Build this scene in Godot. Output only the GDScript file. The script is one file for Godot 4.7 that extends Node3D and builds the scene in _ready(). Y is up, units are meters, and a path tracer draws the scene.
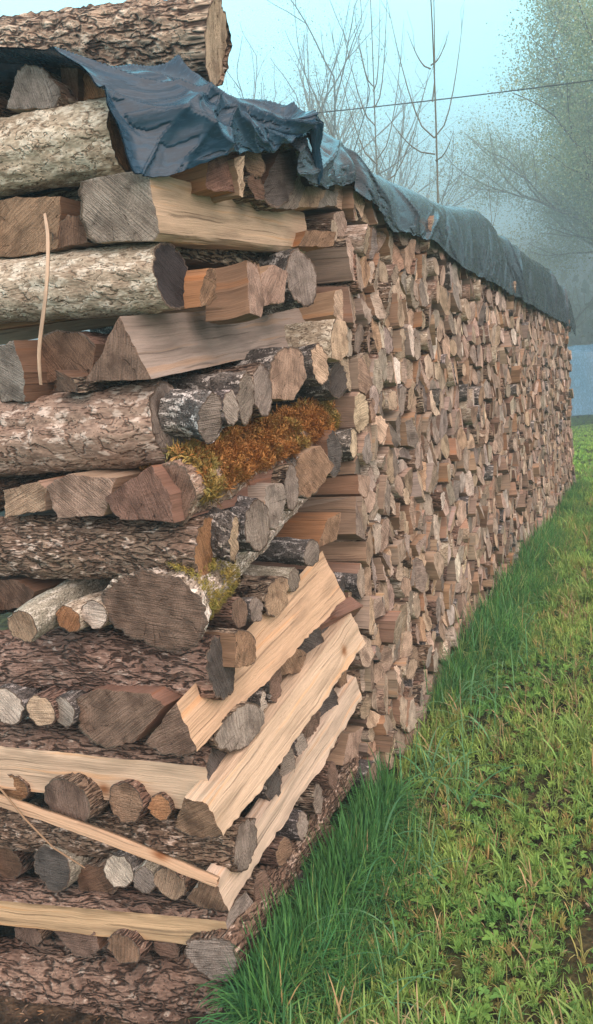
extends Node3D

var rng := RandomNumberGenerator.new()
var noise := FastNoiseLite.new()
var used := {}
var mats := {}
var WOOD := {}
var BARKTINT := {}


func _ready():
	# ---------------------------------------------------------------- camera, sky, light, air
	var cam := Camera3D.new()
	cam.name = "camera"
	cam.fov = 60.0
	cam.near = 0.05
	cam.far = 600.0
	var yaw := deg_to_rad(22.1)
	var pitch := deg_to_rad(-7.1)
	var roll := deg_to_rad(-4.2)
	cam.transform = Transform3D(Basis(Vector3.UP, yaw) * Basis(Vector3.RIGHT, pitch) * Basis(Vector3.BACK, roll), Vector3(0.8814, 1.35, 1.6706))
	add_child(cam)
	cam.current = true

	var sky_mat := ProceduralSkyMaterial.new()
	sky_mat.sky_top_color = Color(0.585, 0.88, 0.96)
	sky_mat.sky_horizon_color = Color(0.66, 0.90, 0.955)
	sky_mat.sky_curve = 0.3
	sky_mat.ground_horizon_color = Color(0.62, 0.74, 0.72)
	sky_mat.ground_bottom_color = Color(0.35, 0.42, 0.36)
	sky_mat.sun_angle_max = 0.0
	var sky := Sky.new()
	sky.sky_material = sky_mat
	var env := Environment.new()
	env.background_mode = Environment.BG_SKY
	env.sky = sky
	env.background_energy_multiplier = 1.0
	env.tonemap_mode = Environment.TONE_MAPPER_LINEAR
	env.tonemap_exposure = 3.05
	env.fog_enabled = true
	env.fog_density = 0.010
	env.fog_light_color = Color(0.80, 0.95, 1.0)
	env.volumetric_fog_enabled = true
	env.volumetric_fog_density = 0.0
	env.sdfgi_enabled = true
	env.ssao_enabled = true
	env.ssil_enabled = true
	var we := WorldEnvironment.new()
	we.name = "environment"
	we.environment = env
	add_child(we)

	var sun := DirectionalLight3D.new()
	sun.name = "overcast_sun"
	sun.light_energy = 0.46
	sun.light_color = Color(1.0, 0.875, 0.81)
	sun.light_angular_distance = 80.0
	sun.shadow_enabled = true
	sun.transform = Transform3D(Basis.looking_at(Vector3(-0.80, -0.85, -0.62), Vector3.UP), Vector3(4, 8, 6))
	add_child(sun)

	rng.seed = 20240
	noise.seed = 7
	noise.frequency = 1.0
	noise.fractal_type = FastNoiseLite.FRACTAL_FBM
	noise.fractal_octaves = 3
	make_materials()

	build_ground()
	build_hill()
	build_crib()
	build_wall()
	build_tarps()
	build_lawn()
	build_background()
	build_details()


# ---------------------------------------------------------------- naming helpers
func numbered(called: String, parent: Node) -> String:
	var key := str(parent.get_instance_id()) + called
	var n: int = used.get(key, 0)
	used[key] = n + 1
	return called if n == 0 else "%s_%03d" % [called, n]


func put(called: String, mesh: Mesh, parent: Node = self) -> MeshInstance3D:
	var o := MeshInstance3D.new()
	o.name = numbered(called, parent)
	o.mesh = mesh
	parent.add_child(o, true)
	return o


func thing(called: String, label: String, category: String, group := "", at := Transform3D()) -> Node3D:
	var o := Node3D.new()
	o.name = numbered(called, self)
	o.transform = at
	add_child(o, true)
	tag(o, label, category, group)
	return o


func tag(o: Node, label: String, category: String, group := ""):
	o.set_meta("label", label)
	o.set_meta("category", category)
	if group:
		o.set_meta("group", group)


func kind(o: Node, k: String):
	o.set_meta("kind", k)


func scatter(called: String, mesh: Mesh, xf: Array, colors: Array, parent: Node = self) -> MultiMeshInstance3D:
	var mm := MultiMesh.new()
	mm.transform_format = MultiMesh.TRANSFORM_3D
	mm.use_colors = true
	mm.mesh = mesh
	mm.instance_count = xf.size()
	for i in xf.size():
		mm.set_instance_transform(i, xf[i])
		mm.set_instance_color(i, colors[i])
	var o := MultiMeshInstance3D.new()
	o.name = numbered(called, parent)
	o.multimesh = mm
	parent.add_child(o, true)
	o.set_meta("kind", "stuff")
	return o


# ---------------------------------------------------------------- mesh buffer
class Buf:
	var v := PackedVector3Array()
	var n := PackedVector3Array()
	var t := PackedVector2Array()
	var c := PackedColorArray()
	var i := PackedInt32Array()

	func vert(p: Vector3, nn: Vector3, uv: Vector2, col: Color) -> int:
		v.append(p)
		n.append(nn)
		t.append(uv)
		c.append(col)
		return v.size() - 1

	# rows x cols points; the outward side is rows-direction x columns-direction
	func grid(rows: int, cols: int, p: PackedVector3Array, uv: PackedVector2Array, col: PackedColorArray, closed := false):
		var b := v.size()
		for r in rows:
			for k in cols:
				var ra := maxi(r - 1, 0)
				var rb := mini(r + 1, rows - 1)
				var ka := k - 1
				var kb := k + 1
				if closed:
					ka = (cols - 2) if k == 0 else ka
					kb = 1 if k == cols - 1 else kb
				else:
					ka = maxi(ka, 0)
					kb = mini(kb, cols - 1)
				var nn := (p[rb * cols + k] - p[ra * cols + k]).cross(p[r * cols + kb] - p[r * cols + ka])
				v.append(p[r * cols + k])
				n.append(nn.normalized() if nn.length_squared() > 1e-16 else Vector3.UP)
				t.append(uv[r * cols + k])
				c.append(col[r * cols + k])
		for r in rows - 1:
			for k in cols - 1:
				var a := b + r * cols + k
				i.append_array([a, a + 1, a + cols, a + 1, a + cols + 1, a + cols])

	func mesh(m: Material) -> ArrayMesh:
		var arr := []
		arr.resize(Mesh.ARRAY_MAX)
		arr[Mesh.ARRAY_VERTEX] = v
		arr[Mesh.ARRAY_NORMAL] = n
		arr[Mesh.ARRAY_TEX_UV] = t
		arr[Mesh.ARRAY_COLOR] = c
		arr[Mesh.ARRAY_INDEX] = i
		var am := ArrayMesh.new()
		am.add_surface_from_arrays(Mesh.PRIMITIVE_TRIANGLES, arr)
		am.surface_set_material(0, m)
		return am


# ---------------------------------------------------------------- textures and materials
func noise_of(sd: int, freq: float, type := FastNoiseLite.TYPE_SIMPLEX_SMOOTH, oct := 3) -> FastNoiseLite:
	var f := FastNoiseLite.new()
	f.seed = sd
	f.noise_type = type
	f.frequency = freq
	f.fractal_octaves = oct
	f.fractal_type = FastNoiseLite.FRACTAL_FBM if oct > 1 else FastNoiseLite.FRACTAL_NONE
	return f


func s8(x: float) -> int:
	return int(clampf(x, 0.0, 1.0) * 255.0)


func tex_of(w: int, h: int, rgb: PackedByteArray) -> ImageTexture:
	return ImageTexture.create_from_image(Image.create_from_data(w, h, false, Image.FORMAT_RGB8, rgb))


func hmap_of(w: int, h: int, l: PackedByteArray) -> ImageTexture:
	return ImageTexture.create_from_image(Image.create_from_data(w, h, false, Image.FORMAT_L8, l))


func std(called: String, albedo: Texture2D, rough: float, height: Texture2D = null, scale := 1.0) -> StandardMaterial3D:
	var m := StandardMaterial3D.new()
	m.resource_name = called
	m.albedo_texture = albedo
	m.roughness = rough
	m.metallic_specular = 0.3
	m.vertex_color_use_as_albedo = true
	m.cull_mode = BaseMaterial3D.CULL_DISABLED
	if height:
		m.heightmap_enabled = true
		m.heightmap_texture = height
		m.heightmap_scale = scale
	mats[called] = m
	return m


# bark on a cylinder: u runs once round 0.5 m, v along about 1 m. Colours are what the eye sees (sRGB).
func bark(called: String, sd: int, crack: float, stretch: float, width: float, c_dark: Color, c_a: Color, c_b: Color, lichen: Color, lichen_at: float, fleck: float, relief: float, streaks := 0.0):
	var w := 384
	var h := 768
	var fis := noise_of(sd, 1.0, FastNoiseLite.TYPE_SIMPLEX_SMOOTH, 3)
	var crs := noise_of(sd + 5, 1.0, FastNoiseLite.TYPE_SIMPLEX_SMOOTH, 3)
	var big := noise_of(sd + 1, 7.0, FastNoiseLite.TYPE_SIMPLEX_SMOOTH, 5)
	var fine := noise_of(sd + 2, 150.0, FastNoiseLite.TYPE_SIMPLEX_SMOOTH, 4)
	var patch := noise_of(sd + 3, 36.0, FastNoiseLite.TYPE_SIMPLEX_SMOOTH, 5)
	var rgb := PackedByteArray()
	var hh := PackedByteArray()
	rgb.resize(w * h * 3)
	hh.resize(w * h)
	var q := 0
	for y in h:
		var z := float(y) / h * 1.05
		for x in w:
			var a := TAU * x / w
			var px := cos(a) * 0.08
			var py := sin(a) * 0.08
			var wx := big.get_noise_3d(px * 2.0, py * 2.0, z + 5.0) * 0.02
			var e1 := absf(fis.get_noise_3d((px + wx) * crack, (py - wx) * crack, z * crack / stretch))
			var e2 := absf(crs.get_noise_3d(px * crack * 0.8, py * crack * 0.8, (z + wx) * crack * 0.75)) * 3.4 + 0.09
			var plate := smoothstep(0.0, width, minf(e1, e2))
			var f := fine.get_noise_3d(px, py, z / (0.8 + 0.6 * stretch))
			var b := big.get_noise_3d(px, py, z)
			var col := c_a.lerp(c_b, clampf(0.5 + 0.9 * b + 0.55 * f, 0.0, 1.0))
			col = c_dark.lerp(col, clampf(0.05 + plate + 0.25 * f, 0.0, 1.0))
			var hgt := plate * 0.55 + 0.20 * f + 0.1 * b + 0.2
			var li := patch.get_noise_3d(px, py, z * 0.55) + 0.25 * f
			if streaks > 0.0:
				li += streaks * fine.get_noise_3d(px * 0.25, py * 0.25, z * 3.0)
			var s := smoothstep(lichen_at - 0.04, lichen_at + 0.22, li) * clampf(0.35 + plate, 0.0, 1.0)
			col = col.lerp(lichen, s * 0.75)
			hgt += 0.07 * s
			if f > 0.85 - fleck:
				col = col.darkened(0.55)
				hgt -= 0.12
			col = col * (1.13 * (1.0 + 0.22 * f))
			var gy := (col.r + col.g + col.b) / 3.0
			col = col.lerp(Color(gy, gy, gy), 0.15)
			rgb[q * 3] = s8(col.r)
			rgb[q * 3 + 1] = s8(col.g)
			rgb[q * 3 + 2] = s8(col.b)
			hh[q] = s8(hgt)
			q += 1
	std(called, tex_of(w, h, rgb), 0.92, hmap_of(w, h, hh), relief)


func make_materials():
	bark("pale", 11, 40.0, 3.4, 0.07, Color(0.42, 0.37, 0.32), Color(0.57, 0.52, 0.46), Color(0.70, 0.67, 0.61), Color(0.80, 0.79, 0.75), 0.06, 0.40, 0.5)
	bark("redpale", 21, 40.0, 4.2, 0.09, Color(0.36, 0.29, 0.25), Color(0.51, 0.43, 0.38), Color(0.62, 0.55, 0.49), Color(0.77, 0.74, 0.70), 0.16, 0.40, 0.6)
	bark("red", 31, 46.0, 5.5, 0.20, Color(0.23, 0.175, 0.15), Color(0.43, 0.34, 0.30), Color(0.56, 0.47, 0.42), Color(0.72, 0.67, 0.63), 0.32, 0.40, 1.1)
	bark("lichen", 41, 50.0, 3.6, 0.20, Color(0.24, 0.19, 0.16), Color(0.42, 0.345, 0.30), Color(0.53, 0.465, 0.40), Color(0.79, 0.74, 0.70), 0.20, 0.38, 1.0)
	bark("furrow", 51, 38.0, 5.0, 0.24, Color(0.20, 0.165, 0.15), Color(0.42, 0.36, 0.315), Color(0.62, 0.57, 0.50), Color(0.74, 0.72, 0.66), 0.20, 0.40, 1.5)
	bark("birch", 61, 40.0, 1.0, 0.06, Color(0.18, 0.175, 0.175), Color(0.26, 0.255, 0.26), Color(0.44, 0.435, 0.43), Color(0.82, 0.83, 0.84), 0.14, 0.40, 0.5, 0.5)
	bark("birchpale", 71, 40.0, 1.0, 0.06, Color(0.36, 0.36, 0.33), Color(0.50, 0.50, 0.46), Color(0.64, 0.64, 0.59), Color(0.83, 0.84, 0.82), 0.14, 0.40, 0.4, 0.4)
	bark("mosspale", 81, 44.0, 1.8, 0.10, Color(0.34, 0.31, 0.27), Color(0.51, 0.48, 0.43), Color(0.66, 0.64, 0.60), Color(0.84, 0.84, 0.82), 0.02, 0.40, 0.6)
	bark("moss", 91, 44.0, 2.0, 0.15, Color(0.20, 0.18, 0.10), Color(0.38, 0.39, 0.18), Color(0.50, 0.48, 0.24), Color(0.6, 0.6, 0.4), 0.30, 0.4, 1.2)

	# split wood: fibres along v; a neutral pattern that is multiplied by the wood's own tint
	for k in 2:
		var w := 256
		var h := 640
		var fib := noise_of(101 + k, 1.0, FastNoiseLite.TYPE_SIMPLEX_SMOOTH, 4)
		var wav := noise_of(111 + k, 3.0, FastNoiseLite.TYPE_SIMPLEX_SMOOTH, 2)
		var rgb := PackedByteArray()
		var hh := PackedByteArray()
		rgb.resize(w * h * 3)
		hh.resize(w * h)
		var kx := 0.35 + 0.3 * k
		var ky := 0.62 - 0.35 * k
		var q := 0
		for y in h:
			var v := float(y) / h
			for x in w:
				var u := float(x) / w
				var dk := Vector2(u - kx, (v - ky) * 3.0)
				var swirl := exp(-dk.length_squared() * 40.0)
				var uu := u + 0.012 * wav.get_noise_2d(u * 1.4, v * 2.2) + 0.03 * swirl * signf(dk.x)
				var f := fib.get_noise_2d(uu * 46.0, v * 2.4)
				var f2 := fib.get_noise_2d(uu * 9.0 + 40.0, v * 1.0)
				var f3 := fib.get_noise_2d(uu * 150.0, v * 7.0)
				var val := 0.90 + 0.07 * f + 0.07 * f2 + 0.09 * f3
				var st := smoothstep(0.28, 0.55, f2)
				var split := smoothstep(0.44, 0.5, absf(fib.get_noise_2d(uu * 16.0 + 90.0, v * 0.9)))
				val *= 1.0 - 0.18 * split
				var knot := exp(-dk.length_squared() * 500.0)
				var col := Color(val, val * (0.985 - 0.06 * st), val * (0.97 - 0.12 * st))
				var stain := smoothstep(0.05, 0.5, fib.get_noise_2d(u * 5.0 + 200.0, v * 3.2 + 10.0) + 0.25 * f3)
				col = col * (1.0 - 0.11 * stain)
				col = col.lerp(Color(0.5, 0.33, 0.2), knot * 0.7)
				rgb[q * 3] = s8(col.r)
				rgb[q * 3 + 1] = s8(col.g)
				rgb[q * 3 + 2] = s8(col.b)
				hh[q] = s8(0.55 + 0.25 * f + 0.1 * f2 + 0.35 * f3 - 0.25 * split)
				q += 1
		std("split%d" % k, tex_of(w, h, rgb), 0.78, hmap_of(w, h, hh), 0.22)

	# sawn ends: rings round the pith, radial checks, saw marks
	for k in 3:
		var w := 384
		var n1 := noise_of(131 + k, 5.0, FastNoiseLite.TYPE_SIMPLEX_SMOOTH, 3)
		var n2 := noise_of(141 + k, 70.0, FastNoiseLite.TYPE_SIMPLEX_SMOOTH, 2)
		var n3 := noise_of(151 + k, 1.0, FastNoiseLite.TYPE_SIMPLEX_SMOOTH, 2)
		var rgb := PackedByteArray()
		var hh := PackedByteArray()
		rgb.resize(w * w * 3)
		hh.resize(w * w)
		var q := 0
		var sa := 0.5 + 0.9 * k
		for y in w:
			for x in w:
				var p := Vector2(float(x) / w - 0.5, float(y) / w - 0.5)
				var r := p.length()
				var a := p.angle()
				var wob := n1.get_noise_2d(p.x, p.y)
				var ring := sin((r + 0.018 * wob) * (210.0 + 40.0 * k))
				var g := n2.get_noise_2d(p.x, p.y)
				var saw := n2.get_noise_2d((p.x * cos(sa) + p.y * sin(sa)) * 1.6, (p.y * cos(sa) - p.x * sin(sa)) * 0.04)
				var chk := n3.get_noise_2d(cos(a) * 5.0 + 3.0 * k, sin(a) * 5.0 + wob * 0.4)
				var ck := smoothstep(0.30, 0.36, chk + 0.02 * g) * (1.0 - smoothstep(0.345, 0.38, chk)) * smoothstep(0.01, 0.06, r)
				var val := 0.84 + 0.05 * ring * clampf(0.5 + wob * 2.0, 0.0, 1.0) + 0.12 * g + 0.22 * saw + 0.2 * wob
				var blot := smoothstep(0.15, 0.5, n1.get_noise_2d(p.x * 0.7 + 9.0, p.y * 0.7))
				var col := Color(val, val * 0.985, val * 0.97).lerp(Color(0.42, 0.38, 0.36), blot * 0.28)
				col = col.lerp(Color(0.20, 0.165, 0.14), ck * 0.75)
				rgb[q * 3] = s8(col.r)
				rgb[q * 3 + 1] = s8(col.g)
				rgb[q * 3 + 2] = s8(col.b)
				hh[q] = s8(0.6 + 0.02 * ring + 0.16 * g + 0.3 * saw - 0.4 * ck)
				q += 1
		std("end%d" % k, tex_of(w, w, rgb), 0.85, hmap_of(w, w, hh), 0.4)

	# real-world base colours of the woods (linear)
	WOOD = {
		"cream": Color(0.71, 0.595, 0.465), "palecream": Color(0.74, 0.66, 0.55), "yellow": Color(0.71, 0.56, 0.36), "peach": Color(0.71, 0.545, 0.39),
		"orange": Color(0.45, 0.27, 0.155), "tan": Color(0.50, 0.395, 0.30), "tanb": Color(0.37, 0.265, 0.19), "brown": Color(0.23, 0.155, 0.115), "brownend": Color(0.27, 0.20, 0.165),
		"pinktan": Color(0.48, 0.375, 0.315), "redend": Color(0.31, 0.20, 0.165), "grey": Color(0.35, 0.325, 0.305), "greyend": Color(0.43, 0.405, 0.38), "greyside": Color(0.43, 0.39, 0.36),
		"darkgrey": Color(0.14, 0.135, 0.135), "dark": Color(0.06, 0.058, 0.065), "white": Color(0.74, 0.71, 0.66),
	}

	var soil := Image.create_empty(512, 512, false, Image.FORMAT_RGB8)
	var sh := Image.create_empty(512, 512, false, Image.FORMAT_L8)
	var s1 := noise_of(171, 0.02, FastNoiseLite.TYPE_SIMPLEX_SMOOTH, 5)
	var s2 := noise_of(172, 0.12, FastNoiseLite.TYPE_CELLULAR, 2)
	for y in 512:
		for x in 512:
			var bx := absf(x - 256.0) / 256.0
			var by := absf(y - 256.0) / 256.0
			var e := s1.get_noise_2d(bx * 256.0, by * 256.0)
			var g := s2.get_noise_2d(bx * 256.0, by * 256.0)
			var val := 0.72 + 0.45 * e + 0.3 * g
			soil.set_pixel(x, y, Color(clampf(val, 0, 1), clampf(val * 0.97, 0, 1), clampf(val * 0.92, 0, 1)))
			sh.set_pixel(x, y, Color(clampf(0.5 + 0.4 * e + 0.4 * g, 0, 1), 0, 0))
	var gm := std("soil", ImageTexture.create_from_image(soil), 0.95, ImageTexture.create_from_image(sh), 2.0)
	gm.uv1_triplanar = true
	gm.uv1_world_triplanar = true
	gm.uv1_scale = Vector3(1.1, 1.1, 1.1)

	for nm in ["blade", "leaf", "moss_tuft", "twigwood", "flake", "hillside"]:
		var m := StandardMaterial3D.new()
		m.resource_name = nm
		m.vertex_color_use_as_albedo = true
		m.cull_mode = BaseMaterial3D.CULL_DISABLED
		m.roughness = 0.6 if nm == "blade" else 0.85
		m.metallic_specular = 0.35 if nm == "blade" else 0.2
		if nm in ["blade", "leaf"]:
			m.backlight_enabled = true
			m.backlight = Color(0.45, 0.5, 0.3)
		mats[nm] = m

	# tarpaulin: woven plastic with a soft sheen, dust and drip marks
	var tw := 512
	var t1 := noise_of(181, 0.012, FastNoiseLite.TYPE_SIMPLEX_SMOOTH, 5)
	var t2 := noise_of(182, 0.05, FastNoiseLite.TYPE_SIMPLEX_SMOOTH, 3)
	var tim := Image.create_empty(tw, tw, false, Image.FORMAT_RGB8)
	var trm := Image.create_empty(tw, tw, false, Image.FORMAT_RGB8)
	var thm := Image.create_empty(tw, tw, false, Image.FORMAT_L8)
	for y in tw:
		for x in tw:
			var mx := absf(x - 256.0) * 2.0
			var my := absf(y - 256.0) * 2.0
			var d := t1.get_noise_2d(mx, my)
			var e := t2.get_noise_2d(mx, my)
			var dust := smoothstep(0.1, 0.55, d + 0.3 * e)
			var weave := 0.03 * (float((x + y) % 4 < 2) - 0.5)
			var val := 0.78 + 0.12 * e + weave
			tim.set_pixel(x, y, Color(val, val, val).lerp(Color(0.95, 0.97, 0.98), dust * 0.4))
			var ro := 0.42 + 0.35 * dust + 0.1 * e
			trm.set_pixel(x, y, Color(ro, ro, ro))
			thm.set_pixel(x, y, Color(clampf(0.5 + 0.45 * d + 0.25 * e, 0, 1), 0, 0))
	for nm in ["tarp_blue", "tarp_grey", "tarp_far"]:
		var m := std(nm, ImageTexture.create_from_image(tim), 0.6, ImageTexture.create_from_image(thm), 0.06)
		m.roughness_texture = ImageTexture.create_from_image(trm)
		m.roughness = 0.60
		m.metallic_specular = 0.42


# ---------------------------------------------------------------- logs
func runs_of(prof: Array, tags: String, fine: int) -> Dictionary:
	# outline points (counter-clockwise seen from the near end) and the runs of one kind: [first, last, "b" or "s"]
	var pts := PackedVector2Array()
	var runs := []
	if tags == "":
		var n := 12 * fine if fine > 1 else 12
		var ph := rng.randf() * 50.0
		for k in n:
			var a := TAU * k / n
			var r := 1.0 + 0.10 * noise.get_noise_2d(cos(a) * 0.9 + ph, sin(a) * 0.9) + 0.05 * noise.get_noise_2d(cos(a) * 3.0 + ph, sin(a) * 3.0 + 9.0)
			pts.append(Vector2(cos(a) * prof[0], sin(a) * prof[1]) * r)
		runs.append([0, n, "b"])
		return {"pts": pts, "runs": runs}
	var m := prof.size() / 2
	var cen := Vector2.ZERO
	for k in m:
		cen += Vector2(prof[k * 2], prof[k * 2 + 1]) / m
	for k in m:
		var a := Vector2(prof[k * 2], prof[k * 2 + 1])
		var b := Vector2(prof[(k + 1) % m * 2], prof[(k + 1) % m * 2 + 1])
		var t := tags[k]
		var out := Vector2(b.y - a.y, a.x - b.x).normalized()
		var n := (3 if t == "b" else 2) * fine if fine > 1 else (3 if t == "b" else 1)
		var first := pts.size()
		for q in n:
			var s := float(q) / n
			var p := a.lerp(b, s)
			if t == "b":
				p += out * a.distance_to(b) * 0.15 * 4.0 * s * (1.0 - s) * (0.9 + 0.3 * noise.get_noise_2d(p.x * 20.0, p.y * 20.0))
			elif fine > 1:
				p += out * 0.004 * noise.get_noise_2d(p.x * 30.0 + 7.0, p.y * 30.0) * sin(PI * s)
			pts.append(p)
		if runs.size() and runs[-1][2] == "b" and t == "b":
			runs[-1][1] = pts.size()
		else:
			runs.append([first, pts.size(), t])
	return {"pts": pts, "runs": runs}


func log_parts(prof: Array, tags: String, length: float, taper: float, rough: float, fine: int, rows: int, bark_col: Color, split_col: Color, end_col: Color, bend := 0.0, near_skew := Vector2.ZERO) -> Dictionary:
	# buffers of bark, split faces and the two ends; local +Z looks out of the near end, the log runs back along -Z
	var o := runs_of(prof, tags, fine)
	var pts: PackedVector2Array = o.pts
	var m := pts.size()
	var isbark := PackedByteArray()
	isbark.resize(m)
	for r in o.runs:
		for k in range(r[0], r[1] + 1):
			if r[2] == "b":
				isbark[k % m] = 1
	var cen := Vector2.ZERO
	for p in pts:
		cen += p / m
	var sd := rng.randf() * 100.0
	var grid := PackedVector3Array()
	grid.resize(rows * m)
	var bd := Vector2.from_angle(rng.randf() * TAU) * bend
	for r in rows:
		var f := float(r) / (rows - 1)
		var z := -length * f
		var sc := lerpf(1.0, taper, pow(f, 0.55) if taper < 0.6 else f)
		var bow := bd * sin(PI * f)
		for k in m:
			var p := (pts[k] - cen) * sc + cen
			if rows > 4:
				var dir := (pts[k] - cen).normalized()
				var amp := 0.0
				if isbark[k]:
					amp = 0.0055 * rough * noise.get_noise_3d(p.x * 26.0 + sd, p.y * 26.0, z * 11.0) + 0.006 * rough * noise.get_noise_3d(p.x * 70.0 + sd, p.y * 70.0, z * 34.0) + 0.010 * noise.get_noise_3d(p.x * 5.0, p.y * 5.0 + sd, z * 3.5)
				else:
					amp = 0.002 * noise.get_noise_3d(p.x * 22.0 + sd, p.y * 22.0, z * 1.6) + 0.006 * noise.get_noise_3d(p.x * 4.0, p.y * 4.0 + sd, z * 2.6) + 0.003 * noise.get_noise_3d(p.x * 60.0, p.y * 60.0 + sd, z * 5.0)
				p += dir * amp + bow
			var zz := z
			if r == 0:
				zz += near_skew.x * (pts[k].x - cen.x) + near_skew.y * (pts[k].y - cen.y)
				if rows > 4:
					zz += 0.006 * noise.get_noise_2d(p.x * 40.0 + sd, p.y * 40.0)
			grid[r * m + k] = Vector3(p.x, p.y, zz)
	var res := {"bark": null, "split": null, "end": Buf.new(), "far": Buf.new()}
	for run in o.runs:
		var a: int = run[0]
		var b: int = run[1]
		var key := "bark" if run[2] == "b" else "split"
		if res[key] == null:
			res[key] = Buf.new()
		var cols := b - a + 1
		var P := PackedVector3Array()
		var U := PackedVector2Array()
		var C := PackedColorArray()
		var run_len := 0.0
		for k in range(a, b):
			run_len += pts[k % m].distance_to(pts[(k + 1) % m])
		var whole := tags == ""
		var turns := maxf(1.0, roundf(run_len / 0.5)) if whole else run_len / (0.5 if key == "bark" else 0.28)
		var u0 := rng.randf()
		var flip := rng.randf() < 0.5
		for r in rows:
			var len := 0.0
			for k in range(a, b + 1):
				P.append(grid[r * m + k % m])
				var vv := 0.02 + 0.94 * float(r) / (rows - 1) * minf(length, 1.04) / 1.04
				U.append(Vector2(u0 + turns * len / run_len, 1.0 - vv if flip else vv))
				C.append(bark_col if key == "bark" else split_col)
				if k < b:
					len += pts[k % m].distance_to(pts[(k + 1) % m])
		(res[key] as Buf).grid(rows, cols, P, U, C, whole)
	# ends: rings towards the middle, the outer one bark where the outline is bark
	var scales := [1.0, 0.95, 0.92, 0.62, 0.3] if fine > 1 else [1.0, 0.93]
	var pith := Vector2(rng.randf_range(-0.02, 0.02), rng.randf_range(-0.02, 0.02))
	if tags != "" and tags.contains("s"):
		pith = Vector2.from_angle(rng.randf() * TAU) * rng.randf_range(0.02, 0.07)
	var turn := rng.randf() * TAU
	var rim := Color(bark_col.r * 0.20, bark_col.g * 0.165, bark_col.b * 0.14)
	for side in 2:
		var bf: Buf = res.end if side == 0 else res.far
		var row := 0 if side == 0 else rows - 1
		var nz := Vector3(-near_skew.x, -near_skew.y, 1).normalized() if side == 0 else Vector3(0, 0, -1)
		var mid := Vector3.ZERO
		for k in m:
			mid += grid[row * m + k] / m
		var first := bf.v.size()
		for q in scales.size():
			for k in m:
				var g := grid[row * m + k]
				var p: Vector3 = mid + (g - mid) * float(scales[q])
				if q > 0 and fine > 1:
					p += nz * 0.003 * noise.get_noise_2d(p.x * 50.0 + sd, p.y * 50.0)
				var edge: bool = q < (2 if fine > 1 else 1) and isbark[k] == 1
				var nn := nz
				if q == 0 and fine > 1:
					nn = (nz + Vector3(g.x - mid.x, g.y - mid.y, 0).normalized() * 0.5).normalized()
				bf.vert(p, nn, (Vector2(p.x, p.y) - pith).rotated(turn) / 0.32 + Vector2(0.5, 0.5), rim if edge else end_col)
		var c := bf.vert(mid, nz, (Vector2(mid.x, mid.y) - pith).rotated(turn) / 0.32 + Vector2(0.5, 0.5), end_col)
		for q in scales.size():
			for k in m:
				var a := first + q * m + k
				var b := first + q * m + (k + 1) % m
				if q == scales.size() - 1:
					bf.i.append_array([c, b, a] if side == 0 else [c, a, b])
				else:
					bf.i.append_array([a, a + m, b, b, a + m, b + m] if side == 0 else [a, b, a + m, b, b + m, a + m])
	return res


func frame_of(near: Vector3, far: Vector3) -> Transform3D:
	var z := (near - far).normalized()
	var x := Vector3.UP.cross(z).normalized()
	return Transform3D(Basis(x, z.cross(x), z), near)


func jitter(c: Color, a: float) -> Color:
	var l := 1.0 + rng.randf_range(-a, a)
	return Color(c.r * l * (1.0 + rng.randf_range(-a, a) * 0.3), c.g * l, c.b * l * (1.0 + rng.randf_range(-a, a) * 0.4))


func build_log(d: Array, group: String) -> Node3D:
	var near: Vector3 = d[5]
	var far: Vector3 = d[6]
	var o := thing(d[0], d[1], "log" if d[0] != "split_plank" else "plank", group, frame_of(near, far))
	var tint := jitter(Color(0.95, 0.95, 0.95), 0.1)
	var length := near.distance_to(far)
	var small: bool = d[8] == "" and d[7][1] < 0.045
	var parts := log_parts(d[7], d[8], length, d[9], d[10], 3 if small else 5, 32 if small else 60, tint, jitter(WOOD[d[4]], 0.06), jitter(WOOD[d[3]], 0.06), rng.randf() * 0.012, Vector2(rng.randf_range(-0.12, 0.12), rng.randf_range(-0.12, 0.12)) if not d[1].contains("on top of the blue tarp") else Vector2(-0.32, 0.05))
	if parts.bark:
		put("bark", parts.bark.mesh(mats[d[2]]), o)
	if parts.split:
		put("split_face", parts.split.mesh(mats["split%d" % (rng.randi() % 2)]), o)
	put("cut_end", parts.end.mesh(mats["end%d" % (rng.randi() % 3)]), o)
	put("cut_end", parts.far.mesh(mats["end%d" % (rng.randi() % 3)]), o)
	return o


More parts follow.
